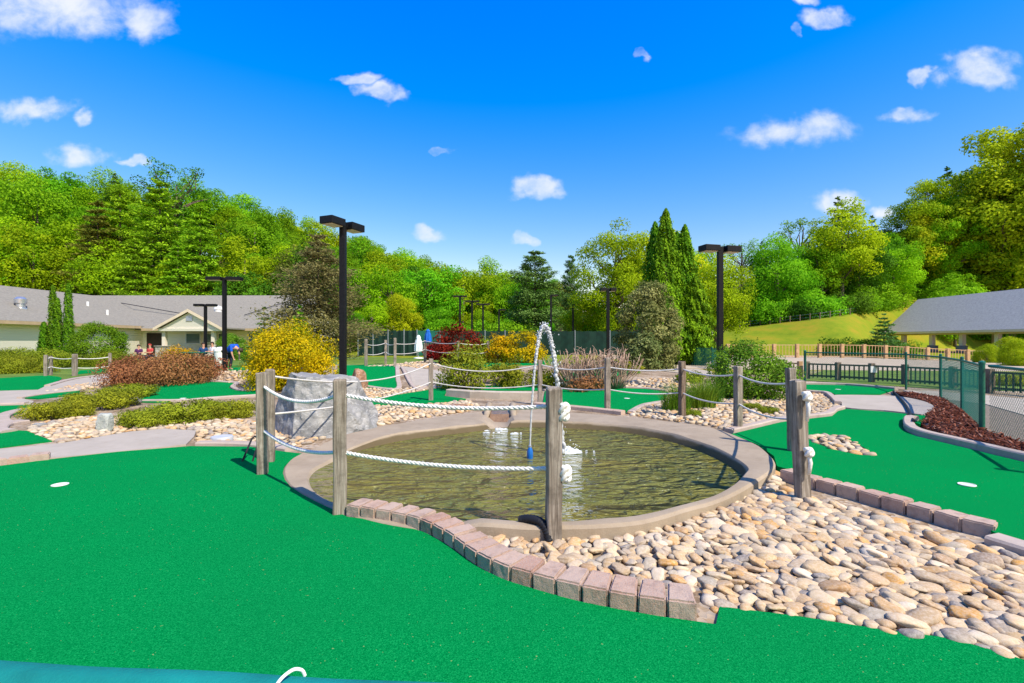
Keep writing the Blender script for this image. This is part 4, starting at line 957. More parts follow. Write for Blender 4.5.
for px, py, s, lab in ((676, 411, 1, 'tall green grass clump left of the dark post'), (700, 408, 1.1, 'tall green grass clump right of the dark post'), (712, 404, .9, 'grass clump tucked against the laurel bush')):
    o = put('grass_clump', grass_clump(420, .62, .26, 'blade'), None, at(px, py)); o.scale = (s, s, s); meta(o, lab, 'grass clump')
def bare_shrub(n, h, r):
    mb = MB()
    for i in range(n):
        a = random.uniform(0, 6.3); e = Vector((math.cos(a) * r * random.uniform(.2, 1), math.sin(a) * r * .7 * random.uniform(.2, 1), h * random.uniform(.7, 1.05)))
        P = [Vector((e.x * .15, e.y * .15, 0)), Vector((e.x * .5, e.y * .5, e.z * .35)) + Vector((random.uniform(-.1, .1), 0, 0)), Vector((e.x * .85, e.y * .85, e.z * .7)), e]
        mb.tube(P, [.022, .017, .012, .006], 5)
        for k in range(4):
            s = P[1].lerp(P[3], random.uniform(0, .9)); d = Vector((random.uniform(-1, 1), random.uniform(-1, 1), random.uniform(.3, 1))).normalized() * random.uniform(.15, .45) * h * .6
            mb.tube([s, s + d * .6 + Vector((0, 0, .03)), s + d], [.009, .007, .004], 4)
    return mb.mesh('stems', M['twig'], True)
for px, py, s, lab in ((574, 378, 1, 'left bare twiggy shrub behind the fountain'), (596, 380, 1.05, 'middle bare twiggy shrub with pinkish stems'), (616, 379, 1, 'right bare twiggy shrub beside the magnolia')):
    o = put('bare_shrub', bare_shrub(46, 1.25, .85), None, at(px, py)); o.scale = (s, s * .8, s * .82); meta(o, lab, 'shrub')
mound(585, 380, .9, .5, .4, 'barberry', 1500, .08, 'low bronze plant at the foot of the twiggy shrubs', 'barberry_shrub')
# right side
for px, d, s, lab in ((988, 30, .70, 'light green rounded bush at left of the pair by the rail fence end'), (1021, 26, .86, 'larger light green rounded bush cut by the right edge'), (1010, 32, .95, 'yellow green rounded bush rising behind the other two')):
    x, y = XY(px, d); plant('round_shrub', BALL, (x, y, -.15), lab, 'shrub', None, s * .72, m='lime')
x, y = XY(884, 44); plant('fir_tree', conifer(4.2, 3.2, 11, 6, 2600, .26, 'pine', .03, -.1, .22, .2, .3, .85), (x, y, hz(x, y)), 'small dark fir at the left corner of the pavilion', 'tree')
for px, d, lab in ((858, 45, 'dark low shrub left of the small fir'), (900, 46, 'dark low shrub right of the small fir'), (838, 46, 'small dark shrub behind the rail fence'), (872, 46.5, 'dark low shrub just behind the small fir')):
    x, y = XY(px, d); plant('dark_shrub', UND, (x, y, hz(x, y) - .2), lab, 'shrub', None, .75)
for i, px in enumerate((1003, 1018)):
    x, y = XY(px, 14.5); plant('ground_cover', J1, (x, y, 0), ('left' if not i else 'right') + ' small green plant on the lawn behind the chain link fence', 'plant', None, .9)

# ------------------------------------------------------------------ boulder and small rocks
def boulder(sx, sy, sz, seed, m, planes, sub=5, amp=.06):
    bm = bmesh.new(); bmesh.ops.create_icosphere(bm, subdivisions=sub, radius=1); o = Vector((seed * 3.1, seed * 1.7, 0))
    for q in bm.verts:
        p = q.co.copy()
        for nx_, ny_, nz_, d in planes:
            nn = Vector((nx_, ny_, nz_)).normalized(); e = p.dot(nn) - d
            if e > 0: p -= nn * e * .985
        p += p.normalized() * (amp * mnoise.noise(p * 1.6 + o) + amp * .5 * mnoise.noise(p * 4 + o) + amp * .28 * mnoise.noise(p * 9 + o) + amp * .16 * mnoise.noise(p * 22 + o))
        q.co = (p.x * sx, p.y * sy, p.z * sz)
    zmin = min(q.co.z for q in bm.verts)
    for q in bm.verts: q.co.z -= zmin
    me = bpy.data.meshes.new('boulder'); bm.to_mesh(me); bm.free(); me.materials.append(M[m])
    for p in me.polygons: p.use_smooth = True
    me.set_sharp_from_angle(angle=R(24))
    return me
b_ = put('boulder', boulder(.84, .74, .83, 2, 'boulder', [(.09, .08, 1, .50), (0, 0, -1, .45), (-1, -.75, .12, .56), (.18, -1, .22, .56), (1, -.15, .6, .56), (-.2, 1, .2, .7), (-.75, .1, .75, .62), (.55, -.8, .75, .66), (.9, .5, .9, .7)], 6, .085), None, (-2.74, 7.05, -.05))
meta(b_, 'large grey granite boulder behind the ropes at the left of the pond', 'boulder')
o = put('marker_rock', boulder(.115, .09, .2, 5, 'palerock', [(0, 0, 1, .7), (0, 0, -1, .5), (1, 0, 0, .75), (-1, 0, 0, .75), (0, -1, 0, .7)], 4, .08), None, (*G(105, 431), 0)); meta(o, 'small square pale marker rock among the left stones', 'rock')
x, y = G(359, 376.5); o = put('brown_rock', boulder(.24, .22, .34, 8, 'brownrock', [(0, 0, -1, .5), (1, -.3, .2, .7), (-.8, -.6, .3, .7)], 4, .14), None, (x, y, hz(x, y))); meta(o, 'upright brown rock on the green behind the boulder', 'rock')
for px, py, s, lab in ((288, 428, .16, 'low grey rock leaning on the boulder at its left foot'), (40, 427, .1, 'small grey rock behind the lower kerb lobe'), (458, 411, .2, 'brown rock slab between turf and waterfall spout'), (240, 411, .22, 'grey flat rock between juniper and rope posts'), (130, 404.5, .22, 'dark rock under the front kerb of the kidney shaped green'), (785, 391, .2, 'grey flat rock at the foot of the laurel bush')):
    x, y = G(px, py); o = put('rock', boulder(s, s * .6, s * .5, int(px), 'brownrock' if px == 458 else 'boulder', [(0, 0, -1, .5), (0, 0, 1, .6)], 3, .15), None, (x, y, hz(x, y))); meta(o, lab, 'rock')

# ------------------------------------------------------------------ posts and ropes
def post_mesh(w, h, seed, m='post'):
    rnd = random.Random(seed); mb = MB(); rings_ = 7; V = []; k = w / 2
    for i in range(rings_ + 2):
        t = min(i, rings_) / rings_; z = -.15 + t * (h + .15); s = k if i <= rings_ else k * .86
        if i == rings_: z -= .012
        if i == rings_ + 1: z = h
        jx, jy = rnd.uniform(-.003, .003), rnd.uniform(-.003, .003)
        c = .16
        for a, b in ((-1, -1 + c), (-1 + c, -1), (1 - c, -1), (1, -1 + c), (1, 1 - c), (1 - c, 1), (-1 + c, 1), (-1, 1 - c)):
            V.append((a * s + jx, b * s + jy, z + (rnd.uniform(-.006, .006) if i >= rings_ else 0)))
    f = [(i * 8 + q, i * 8 + (q + 1) % 8, (i + 1) * 8 + (q + 1) % 8, (i + 1) * 8 + q) for i in range(rings_ + 1) for q in range(8)]
    f.append(tuple(range((rings_ + 1) * 8, (rings_ + 2) * 8)))
    mb.add(V, f); return mb.mesh('rope_post', M[m])
def post(xy, h, rz, label, w=.095, m='post', tilt=(0, 0), z=None, group=None):
    z = hz(*xy) if z is None else z
    o = put('rope_post', post_mesh(w, h, label, m), None, (xy[0], xy[1], z), rz); o.rotation_euler.x, o.rotation_euler.y = tilt
    meta(o, label, 'post', group); return o
P340, P263, P553 = G(340, 515), G(263, 475), G(553.5, 541)
P267 = XY(270, 5.25); P432 = G(431, 401.5); P540 = G(540, 405); P607 = G(607.5, 412); P682 = G(682, 417); P738 = G(738, 433); P795 = G(793, 456); P800 = G(803, 503)
post(P340, 1.02, .3, 'weathered rope post where the paver row starts by the pond')
post(P263, 1.0, .35, 'weathered rope post on the turf edge left of the boulder', tilt=(0, -.015))
post(P553, 1.0, .12, 'weathered rope post standing in the stones before the fountain', tilt=(0, .005))
post(P267, 1.0, .35, 'rope post close behind the turf edge post', w=.09)
post(P432, .93, .1, 'rope post behind the pond left of the waterfall spout')
post(P540, .92, .1, 'rope post behind the fountain jet', w=.085)
post(P607, 1.0, .1, 'rope post on the kerb of the back green')
post(P682, .96, .35, 'dark stained rope post beside the tall grass', m='post_dark')  # darker timber tones than the neighbouring rope posts
post(P738, .95, .3, 'rope post between the laurel bush and the pond rim')
post(P795, 1.0, .1, 'slim rope post on the right green just behind the knotted one', w=.085, tilt=(0, -.03))
post(P800, .99, .12, 'thick knotted rope post rising from the stones at the right of the pond', w=.092, tilt=(0, -.05))
def sagline(a, b, sag, n=18):
    a = Vector(a); b = Vector(b)
    return [a.lerp(b, i / n) - Vector((0, 0, sag * 4 * (i / n) * (1 - i / n))) for i in range(n + 1)]
def rope(points, r, twist, label, m='rope', knots=(), sags=None, n=18):
    P = []
    for i, (a, b) in enumerate(zip(points, points[1:])):
        l = sagline(a, b, sags[i] if sags else .07, n if not twist else 60); P += l if not P else l[1:]
    mb = MB()
    if twist:
        P2 = [Vector(p) for p in resample3(P, .011)]
        for s in range(3):
            Q = []
            for i, p in enumerate(P2):
                t = (P2[min(i + 1, len(P2) - 1)] - P2[max(i - 1, 0)]).normalized(); a = t.cross(Vector((0, 0, 1))).normalized(); b = t.cross(a)
                th = i * .011 * 2 * math.pi / .105 + s * 2 * math.pi / 3; Q.append(p + (a * math.cos(th) + b * math.sin(th)) * r * .52)
            mb.tube(Q, r * .56, 6)
    else: mb.tube(P, r, 7)
    o = mb.obj('rope', M[m], smooth=True, auto=None); meta(o, label, 'rope')
    for k in knots:
        kb = MB(); c = Vector(k[0]); rr = k[1]; tail = k[2]; K = []
        for i in range(70):
            t = i / 69 * 2 * math.pi * 2; q = (1 + .45 * math.cos(1.5 * t))
            K.append(c + Vector((rr * .75 * math.cos(t) * q, rr * .55 * math.sin(t) * q - .01, rr * .95 * math.sin(1.5 * t))))
        kb.tube(K, r * 1.05, 6)
        if tail: kb.tube([c + Vector((0, 0, 0)), c + Vector((.012, -.012, -tail * .5)), c + Vector((.004, -.005, -tail))], [r * 1.1, r * 1.15, r * .9], 7)
        kk = kb.obj('knot', M[m], o, smooth=True, auto=None)
    return o
def resample3(P, step):
    out = [P[0]]; acc = 0
    for a, b in zip(P, P[1:]):
        l = (b - a).length; s = step - acc
        while s <= l: out.append(a + (b - a) * (s / l)); s += step
        acc = (acc + l) % step
    return out
def p3(p, z): return (p[0], p[1], z)
kx = (P553[0] + .065, P553[1] - .02)
rope([p3(P263, .87), p3(P340, .905), (P553[0] + .06, P553[1], .885)], .0145, True, 'upper thick twisted white rope across the front left of the pond', sags=[.10, .055], knots=[((*kx, .87), .027, .0), ((kx[0], kx[1], .82), .023, 0)])
rope([p3(P263, .44), p3(P340, .475), (P553[0] + .06, P553[1], .475)], .0145, True, 'lower thick twisted white rope across the front left of the pond', sags=[.08, .045], knots=[((kx[0] + .01, kx[1], .465), .027, 0), ((kx[0] + .012, kx[1], .425), .023, 0)])
def back(z, label, m='rope_grey'):
    return [p3(P267, z + .1), p3(P432, z), p3(P540, z), p3(P607, z), p3(P682, z), p3(P738, z), p3(P795, z)]
rope(back(.83, ''), .012, False, 'upper white rope running round the back of the pond', 'rope_grey', sags=[.2, .16, .08, .05, .06, .06])
rope(back(.42, ''), .012, False, 'lower white rope running round the back of the pond', 'rope_grey', sags=[.1, .1, .05, .05, .06, .06])
rope([p3(P795, .84), (P800[0] - .01, P800[1] - .06, .86)], .014, False, 'upper short rope ending in a knot on the thick right post', sags=[.03], knots=[((P800[0] - .02, P800[1] - .075, .87), .027, .2)])
rope([p3(P795, .42), (P800[0] - .0, P800[1] - .06, .43)], .014, False, 'lower short rope ending in a knot on the thick right post', sags=[.03], knots=[((P800[0] - .005, P800[1] - .075, .43), .027, .18)])
# far rope fence (on the rise) and left rope fence
def far_post(px, d, ytop, ybase, lab, w=.1, m='post'):
    x, y = XY(px, d); zb = ZH(ybase, d); post((x, y), ZH(ytop, d) - zb, random.uniform(0, .6), lab, w, m, z=zb); return (x, y, zb)
q = [far_post(366, 18.5, 339, 366, 'leftmost post of the far rope fence'), far_post(385.6, 20.5, 340, 362.5, 'second post from the left of the far rope fence'), far_post(395, 18, 338, 366, 'third post of the far rope fence nearest the green'),
     far_post(425, 21, 343, 360, 'post of the far rope fence left of the red maple', .11), far_post(458, 19, 341, 364, 'post of the far rope fence in front of the red maple'), far_post(488, 21, 341, 362.5, 'rightmost post of the far rope fence')]
rope([(p[0], p[1], p[2] + .82) for p in q], .014, False, 'upper rope of the far rope fence', 'rope_grey', sags=[.07] * 5)
rope([(p[0], p[1], p[2] + .45) for p in q], .014, False, 'lower rope of the far rope fence', 'rope_grey', sags=[.07] * 5)
q = [far_post(45.7, 18.3, 355, 376, 'leftmost post of the short rope fence by the clubhouse lawn'), far_post(50.6, 18.8, 356, 375, 'second post of the short rope fence by the clubhouse lawn'), far_post(74.7, 18.3, 354, 376.3, 'third post of the short rope fence by the clubhouse lawn', .13), far_post(110, 19.5, 353, 374, 'rightmost post of the short rope fence by the clubhouse lawn')]
rope([(p[0], p[1], p[2] + .68) for p in q], .016, False, 'upper rope of the short rope fence by the clubhouse lawn', 'rope', sags=[.03, .05, .05])
rope([(p[0], p[1], p[2] + .32) for p in q], .016, False, 'lower rope of the short rope fence by the clubhouse lawn', 'rope', sags=[.03, .05, .05])

# ------------------------------------------------------------------ fountain and waterfall
fx, fy = XY(530, 5.45)
t = empty('fountain_nozzle', (fx, fy, WZ), 0, 'bright blue fountain nozzle standing in the pond', 'nozzle')
mb = MB(); mb.lathe([(.022, -.3), (.03, -.02), (.034, .03), (.033, .08), (.022, .11), (.016, .125)], 16); mb.obj('body', M['blue'], t, smooth=True)
mb = MB(); mb.lathe([(.017, .125), (.017, .145), (.01, .15)], 12); mb.obj('tip', M['steel'], t, smooth=True)
def jet():
    rnd = random.Random(4); t_ = empty('fountain_jet', (fx, fy, WZ), 0, 'thin arching jet of fountain water above the pond', 'fountain jet')
    def path(u):
        if u < .56: k = u / .56; return Vector((.16 * k ** 1.25, .1 * u, .12 + 1.36 * (1 - (1 - k) ** 1.9)))
        k = (u - .56) / .44; return Vector((.16 + .22 * k ** .9, .1 * u, 1.48 - 1.46 * k ** 1.9))
    for s_ in range(6):
        mb = MB(); P = []; rr = []; n_ = 260
        for i in range(n_):
            u = i / (n_ - 1); q = path(u); a_ = .003 + .034 * min(1, u * 1.3); w_ = i * .32
            P.append(q + Vector((a_ * mnoise.noise((w_, s_ * 9, 0)), a_ * mnoise.noise((w_, s_ * 9, 5)), a_ * .6 * mnoise.noise((w_, s_ * 9, 9)))))
            rr.append(max(.0015, (.0082 + .0080 * min(1, u * 1.6)) * (1 + (.25 + .4 * u) * mnoise.noise((i * .16, s_ * 7.7, 3)))))
        mb.tube(P, rr, 8); mb.obj('water_strand', M['jet'], t_, smooth=True, auto=None)
    bm = bmesh.new()
    for i in range(260):
        u = rnd.uniform(.35, 1); q = path(u); s_ = .006 + .026 * u
        bmesh.ops.create_icosphere(bm, subdivisions=1, radius=rnd.uniform(.002, .0075), matrix=Matrix.Translation((q.x + rnd.gauss(0, s_), q.y + rnd.gauss(0, s_), max(0, q.z + rnd.gauss(0, .03)))) @ Matrix.Diagonal((1, 1, rnd.uniform(1, 2.2), 1)))
    me = bpy.data.meshes.new('spray'); bm.to_mesh(me); bm.free(); me.materials.append(M['jet'])
    for p in me.polygons: p.use_smooth = True
    o_ = put('spray', me, t_); o_['kind'] = 'stuff'
jet()
def splash(cx, cy, n_, sx, sy, hmax, rr, seed, name, label):
    rnd = random.Random(seed); bm = bmesh.new()
    for i in range(n_):
        x, y = rnd.gauss(0, sx), rnd.gauss(0, sy); k = math.exp(-(x / sx) ** 2 * .7 - (y / sy) ** 2 * .7); z = max(-.004, rnd.uniform(-.01, hmax) * k)
        r = rr * rnd.uniform(.3, 1) * (.4 + .6 * k)
        bmesh.ops.create_icosphere(bm, subdivisions=1, radius=r, matrix=Matrix.Translation((cx + x, cy + y, WZ + z)) @ Matrix.Diagonal((1.3, 1.3, .45 if z < .03 else 1.2, 1)))
    me = bpy.data.meshes.new(name); bm.to_mesh(me); bm.free(); me.materials.append(M['foam'])
    for p in me.polygons: p.use_smooth = True
    o = put(name, me); meta(o, label, 'splash', None, 'stuff'); return o
sx_, sy_ = fx + .43, fy + .35
wx, wy = G(500, 414, .1)
def froth(cx, cy, sx, sy, hm, seed, name, label, thr=.0, rot=0):
    st = .02; nx_ = int(5 * sx / st); ny_ = int(5 * sy / st); V = []
    for j in range(ny_ + 1):
        for i in range(nx_ + 1):
            x = (i - nx_ / 2) * st; y = (j - ny_ / 2) * st; k = math.exp(-(x / sx) ** 2 - (y / sy) ** 2)
            n_ = mnoise.noise((x * 9 + seed, y * 9, 0)) + .6 * mnoise.noise((x * 24, y * 24 + seed, 1)) + .35 * mnoise.noise((x * 60, y * 60, seed))
            X = cx + x * math.cos(rot) - y * math.sin(rot); Y = cy + x * math.sin(rot) + y * math.cos(rot)
            V.append((X, Y, WZ - .016 + hm * k * (.35 + .65 * max(0, .5 + n_)) * (1 if k > .25 else .8) + .045 * k * (n_ - .02 - thr)))
    F_ = [(j * (nx_ + 1) + i, j * (nx_ + 1) + i + 1, (j + 1) * (nx_ + 1) + i + 1, (j + 1) * (nx_ + 1) + i) for j in range(ny_) for i in range(nx_)]
    o = put(name, npmesh(name, V, F_, M['foam'], True)); meta(o, label, 'foam', None, 'stuff')
froth(sx_, sy_, .15, .12, .08, 2, 'splash', 'white splash where the fountain jet lands')
froth(sx_ + .16, sy_ - .02, .36, .17, .0, 13, 'foam', 'scattered foam around the fountain splash', .0)
froth(wx - .02, 7.2, .20, .13, .010, 5, 'foam', 'white foam below the waterfall spout')
froth(wx + .1, 6.98, .45, .10, .0, 8, 'foam', 'streak of foam drifting across the pond from the waterfall', .0, .12)
splash(sx_, sy_, 70, .16, .12, .16, .008, 2, 'spray', 'fine drops thrown up by the fountain splash')
# waterfall spout: stone channel through the rim
wx, wy = G(500, 414, .1)
t = empty('waterfall_spout', (wx, wy, 0), 0, 'brown stone spout pouring into the back of the pond', 'waterfall')
mb = MB(); mb.add([(-.17, .55, .16), (.17, .55, .16), (.16, -.05, .105), (-.16, -.05, .105), (-.19, -.30, -.06), (.19, -.30, -.06), (-.17, .55, -.2), (.17, .55, -.2), (.19, -.3, -.2), (-.19, -.3, -.2)],
                [(0, 3, 2, 1), (3, 4, 5, 2), (0, 6, 9, 4, 3), (1, 2, 5, 8, 7), (4, 9, 8, 5), (0, 1, 7, 6)]); mb.obj('channel', M['wetrock'], t)
for s in (-1, 1):
    mb = MB(); mb.tube([(s * .21, .55, .17), (s * .21, .1, .15), (s * .22, -.12, .1), (s * .24, -.26, .0)], [.06, .06, .05, .03], 10); mb.obj('side_stone', M['rim'], t, smooth=True)

# small things in the foreground
o = MB().tube([(.0, 0, .12), (.02, -.07, .125), (.03, -.14, .09), (.03, -.17, .03), (.03, -.19, -.02)], .034, 12)
bm_ = o; mb = MB(); px_, py_ = G(538, 522, .1)
Pz = [(-.09, .05, .105), (-.04, .0, .125), (.02, -.06, .12), (.05, -.1, .07), (.06, -.12, .0)]
Pz = smooth_poly(Pz, False, 8); mb.tube(Pz, [.026 + .004 * (i % 2) for i in range(len(Pz))], 12); o = mb.obj('black_pipe', M['rubber'], None, (px_ - .02, py_, .0), .25, smooth=True); meta(o, 'short black corrugated pipe over the pond rim beside the post', 'pipe')
o = MB(); hp = [(893, 391, .03), (899, 397, .085), (905, 404, .085), (909, 411, .085), (911, 417, .085), (914, 421, .15)]
o.tube(smooth_poly([(*G(a, b, c), c) for a, b, c in hp], False, 6), .022, 8); o = o.obj('black_hose', M['rubber'], smooth=True); meta(o, 'black hose lying across the concrete lobe on the right', 'hose')
x, y = G(222, 441); mb = MB(); mb.lathe([(.13, -.02), (.135, .05), (.125, .065), (.0, .07)], 24); o = mb.obj('valve_cover', mat('grey_plastic', (.36, .38, .42), (.5, .52, .55), .6, 9), None, (x, y, hz(x, y)), smooth=True); meta(o, 'round grey valve cover among the stones left of the posts', 'valve cover')
def cup(px, py, z, lab):
    x, y = G(px, py, z); t = empty('golf_cup', (x, y, z), 0, lab, 'golf cup'); mb = MB(); n_ = 24
    V = [(r * math.cos(2 * math.pi * k / n_), r * math.sin(2 * math.pi * k / n_), zz) for r, zz in ((.062, .002), (.062, .007), (.054, .007), (.054, .003)) for k in range(n_)]
    mb.add(V, [(i * n_ + k, i * n_ + (k + 1) % n_, (i + 1) * n_ + (k + 1) % n_, (i + 1) * n_ + k) for i in range(3) for k in range(n_)]); mb.obj('rim', M['white'], t)
    mb = MB(); mb.lathe([(.053, .001), (.053, .004)], 24); mb.obj('liner', mat('cup_liner', (.62, .68, .64), None, .5), t)
cup(60, 485, .019, 'white golf cup in the foreground green'); cup(967, 485, .061, 'white golf cup on the wide right green'); cup(183, 398.5, .031, 'golf cup on the kidney shaped green'); cup(838, 389.5, .031, 'golf cup on the far right green'); cup(627, 398.5, .031, 'golf cup on the green behind the pond')
# rope shadow by the turf edge post, modelled as dark rods
mb = MB(); x, y = G(244, 463)
mb.tube([(-.02, 0, 0), (.02, .12, .22), (.03, .16, .24), (.10, .14, .22)], .010, 6); mb.tube([(.09, 0, 0), (.10, .12, .2)], .010, 6); o = mb.obj('rope_shadow_rods', M['rubber'], None, (x, y, .015), smooth=True); meta(o, 'rope shadow modelled as black rods at the kerb left of the turf edge post', 'rope shadow')

# ------------------------------------------------------------------ lamp posts
def lamp(name, px, d, ytop, ang, label, pole=.065, head=(.5, .34, .15), gap=.10, single=False, group=None, zb=None):
    x, y = XY(px, d); z0 = hz(x, y) if zb is None else zb; h = ZH(ytop, d) - z0
    t = empty(name, (x, y, z0), ang, label, 'lamp post', group)
    mb = MB(); mb.box(-pole, pole, -pole, pole, -.1, h - .02, .012); mb.obj('pole', M['black'], t, (0, 0, 0), -ang)
    mb = MB(); mb.box(-.15, .15, -.15, .15, -.05, .05, .01); mb.obj('base_plate', M['black'], t)
    for s in ((1,) if single else (-1, 1)):
        mb = MB(); x0, x1 = sorted((s * gap, s * (gap + head[0]))); mb.box(x0, x1, -head[1] / 2, head[1] / 2, h - head[2], h, .012)
        a, b = sorted((s * pole * .8, s * gap)); mb.box(a, b, -.04, .04, h - head[2] * .8, h - head[2] * .3)
        hd = mb.obj('lamp_head', M['black'], t)
        mb = MB(); mb.box(x0 + .04, x1 - .04, -head[1] / 2 + .04, head[1] / 2 - .04, h - head[2] - .012, h - head[2] + .006); mb.obj('lens', M['lens'], hd)
    return t
lamp('lamp_post', 343, 10.2, 221, -1.95, 'black twin head lamp post behind the boulder', .062, (.40, .32, .15))
lamp('lamp_post', 720, 12.4, 246, .25, 'black twin head lamp post behind the laurel bush', .064, (.42, .33, .15))
lamp('lamp_post', 224.5, 21, 277, .1, 'slim black twin head lamp post before the clubhouse porch', .07, (.6, .36, .14))
lamp('lamp_post', 205.5, 33, 304, .1, 'shorter looking black lamp post left of the slim one at the porch', .08, (.6, .36, .16))
lamp('lamp_post', 608, 25, 288, .1, 'black lamp post between the bare shrubs and yellow green tree', .075, (.3, .36, .16))
for px, yt, s, lab in ((460, 295.5, False, 'left court light pole above the red maple'), (472, 300.5, False, 'second court light pole from the left'), (483, 303.5, False, 'third court light pole from the left'), (551, 294.5, True, 'tall single headed court light pole behind the fountain'), (573, 304, True, 'thin court light pole right of the fountain'), (499, 309, True, 'thin dark court pole left of the golden bush')):
    lamp('court_light', px, 48 + (px % 5), yt, .1, lab, .09, (.6, .35, .16), single=s)

# ------------------------------------------------------------------ fences
def chain_mesh(a, b, z0, z1, w=.0035, sp=.055):
    """diamond wire fabric between two plan points"""
    A = Vector((a[0], a[1], 0)); B = Vector((b[0], b[1], 0)); Ln = (B - A).length; t = (B - A).normalized(); nn = Vector((-t.y, t.x, 0)); V = []; Fq = []; hgt = z1 - z0
    for sgn in (1, -1):
        s = -hgt
        while s < Ln + hgt:
            u0, u1 = s, s + hgt; v0, v1 = (0, hgt) if sgn > 0 else (hgt, 0)
            c0, c1 = max(0, u0), min(Ln, u1)
            if c1 > c0:
                f0, f1 = (c0 - u0) / hgt, (c1 - u0) / hgt
                p = A + t * c0 + Vector((0, 0, z0 + v0 + (v1 - v0) * f0)) + nn * .003 * sgn; q_ = A + t * c1 + Vector((0, 0, z0 + v0 + (v1 - v0) * f1)) + nn * .003 * sgn
                d = (q_ - p).normalized(); k1 = d.cross(nn) * w; o = len(V)
                for e in (p, q_): V += [e + k1, e - k1 * .5 + nn * w * .87, e - k1 * .5 - nn * w * .87]
                Fq += [(o, o + 1, o + 4, o + 3), (o + 1, o + 2, o + 5, o + 4), (o + 2, o, o + 3, o + 5)]
            s += sp
    return npmesh('wire_mesh', [tuple(v) for v in V], Fq, M['wire'])
def chain_fence(name, pts_, label, hgt=.95, wv=.0035, sp=.055, first=True):
    t = empty(name, (*pts_[0], hz(*pts_[0])), 0, label, 'fence'); o = Vector((*pts_[0], 0))
    for i, p in enumerate(pts_):
        if i == 0 and not first: continue
        mb = MB(); r = .036 if i in (0, len(pts_) - 1) or wv > .005 else .026
        mb.lathe([(r, -.1), (r, hgt + .03), (r * 1.2, hgt + .035), (r * 1.1, hgt + .06), (.004, hgt + .075)], 12); mb.obj('fence_post', M['greenfence'], t, (p[0] - o.x, p[1] - o.y, 0), smooth=True)
    for a, b in zip(pts_, pts_[1:]):
        mb = MB(); mb.tube([(a[0] - o.x, a[1] - o.y, hgt), (b[0] - o.x, b[1] - o.y, hgt)], .02, 8); mb.obj('top_rail', M['greenfence'], t, smooth=True)
        me = chain_mesh((a[0] - o.x, a[1] - o.y), (b[0] - o.x, b[1] - o.y), .03, hgt - .02, wv, sp); put('wire_mesh', me, t)
    return t
c982 = G(982, 432); c962 = G(962, 412); c940 = G(940.6, 399); c906 = G(906, 389.5); c804 = G(805, 382)
chain_fence('chain_link_fence', [c982, c962, c940, c906, c804], 'green chain link fence beside the red mulch bed', .95, .0021, .06)
e982 = (c982[0] + .05, c982[1] - .06); chain_fence('chain_link_fence', [e982, (5.95, 5.3), (5.3, 4.2)], 'green chain link fence continuing to the right edge of the photo', .95, .002, .062, False)
k0, k1, k2, k3 = XY(654, 30), XY(676, 29), XY(712, 24), XY(728, 21)
chain_fence('chain_link_fence', [k0, k1, ((k1[0] + k2[0]) / 2, (k1[1] + k2[1]) / 2), k2, k3], 'distant green chain link fence below the cypress clump', .95, .006, .08)
def picket(name, pts_, hgt, label, pm, m, sp=.16, pw=.03, post_w=.07, cat='fence'):
    t = empty(name, (*pts_[0], hz(*pts_[0])), 0, label, cat); ox, oy, oz = pts_[0][0], pts_[0][1], hz(*pts_[0])
    for p in pts_:
        mb = MB(); mb.box(-post_w, post_w, -post_w, post_w, -.2, hgt + .06, .01); mb.obj('fence_post', M[pm], t, (p[0] - ox, p[1] - oy, hz(*p) - oz))
    for a, b in zip(pts_, pts_[1:]):
        A = Vector((a[0] - ox, a[1] - oy, hz(*a) - oz)); B = Vector((b[0] - ox, b[1] - oy, hz(*b) - oz)); d = B - A; l = d.length; an = math.atan2(d.y, d.x); pit = -math.asin(d.z / l)
        mb = MB(); mb.box(0, l, -.045, .045, hgt - .05, hgt, 0); mb.box(0, l, -.02, .02, .10, .16, 0); n_ = int(l / sp)
        for i in range(n_):
            x = (i + .5) * l / n_; mb.box(x - pw / 2, x + pw / 2, -.034, -.022, .06, hgt - .052, 0)
        o = mb.obj('panel', M[m], t, A); o.rotation_euler = (0, pit, an)
    return t
pl = [G(807, 379), G(838, 380.6), G(871.7, 382.4), G(905, 384.5), G(953, 388.5), G(990, 393), G(1040, 397), G(1100, 404)]
picket('picket_fence', pl, .55, 'low dark picket railing in front of the gravel lot', 'post_dark', 'picket', .125, .04)
picket('picket_fence', [G(780, 377.5), G(800, 378.5)], .55, 'short light wooden picket panel left of the dark railing', 'newwood', 'newwood', .12, .05)
x, y = pl[2]; o = MB().box(-.1, .1, -.012, 0, .32, .52, 0).obj('notice', M['white'], None, (x, y - .085, 0)); meta(o, 'small blank white notice on the dark picket railing post', 'sign')
rp = []; 
for i in range(14):
    f = i / 13; rp.append((17.0 + 23.9 * f, 38.6 + 2 * f * f))
picket('rail_fence', rp, 1.05, 'long new wooden rail fence at the far side of the gravel lot', 'newwood', 'newwood', .26, .035, .12)
picket('rail_fence', [(40.9, 40.6), (40.0, 37.5), (38.5, 35)], .9, 'short wooden fence return at the right end of the rail fence', 'newwood', 'newwood', .16, .06, .07)
wp = []
for i in range(15):
    px = 730 + i * 10; y = bank_top(px) + .2; x = XY(px, y)[0]; wp.append((x, y, hz(x, y)))
t = empty('wire_fence', wp[0], 0, 'thin wire fence with small posts along the top of the grass bank', 'fence')
for p in wp:
    mb = MB(); mb.box(-.045, .045, -.045, .045, -.2, .75, 0); mb.obj('fence_post', M['post_dark'], t, (p[0] - wp[0][0], p[1] - wp[0][1], p[2] - wp[0][2]))
mb = MB()
for k in (.3, .65): mb.tube([(p[0] - wp[0][0], p[1] - wp[0][1], p[2] - wp[0][2] + k) for p in wp], .006, 4)
mb.obj('wire', M['steel'], t)
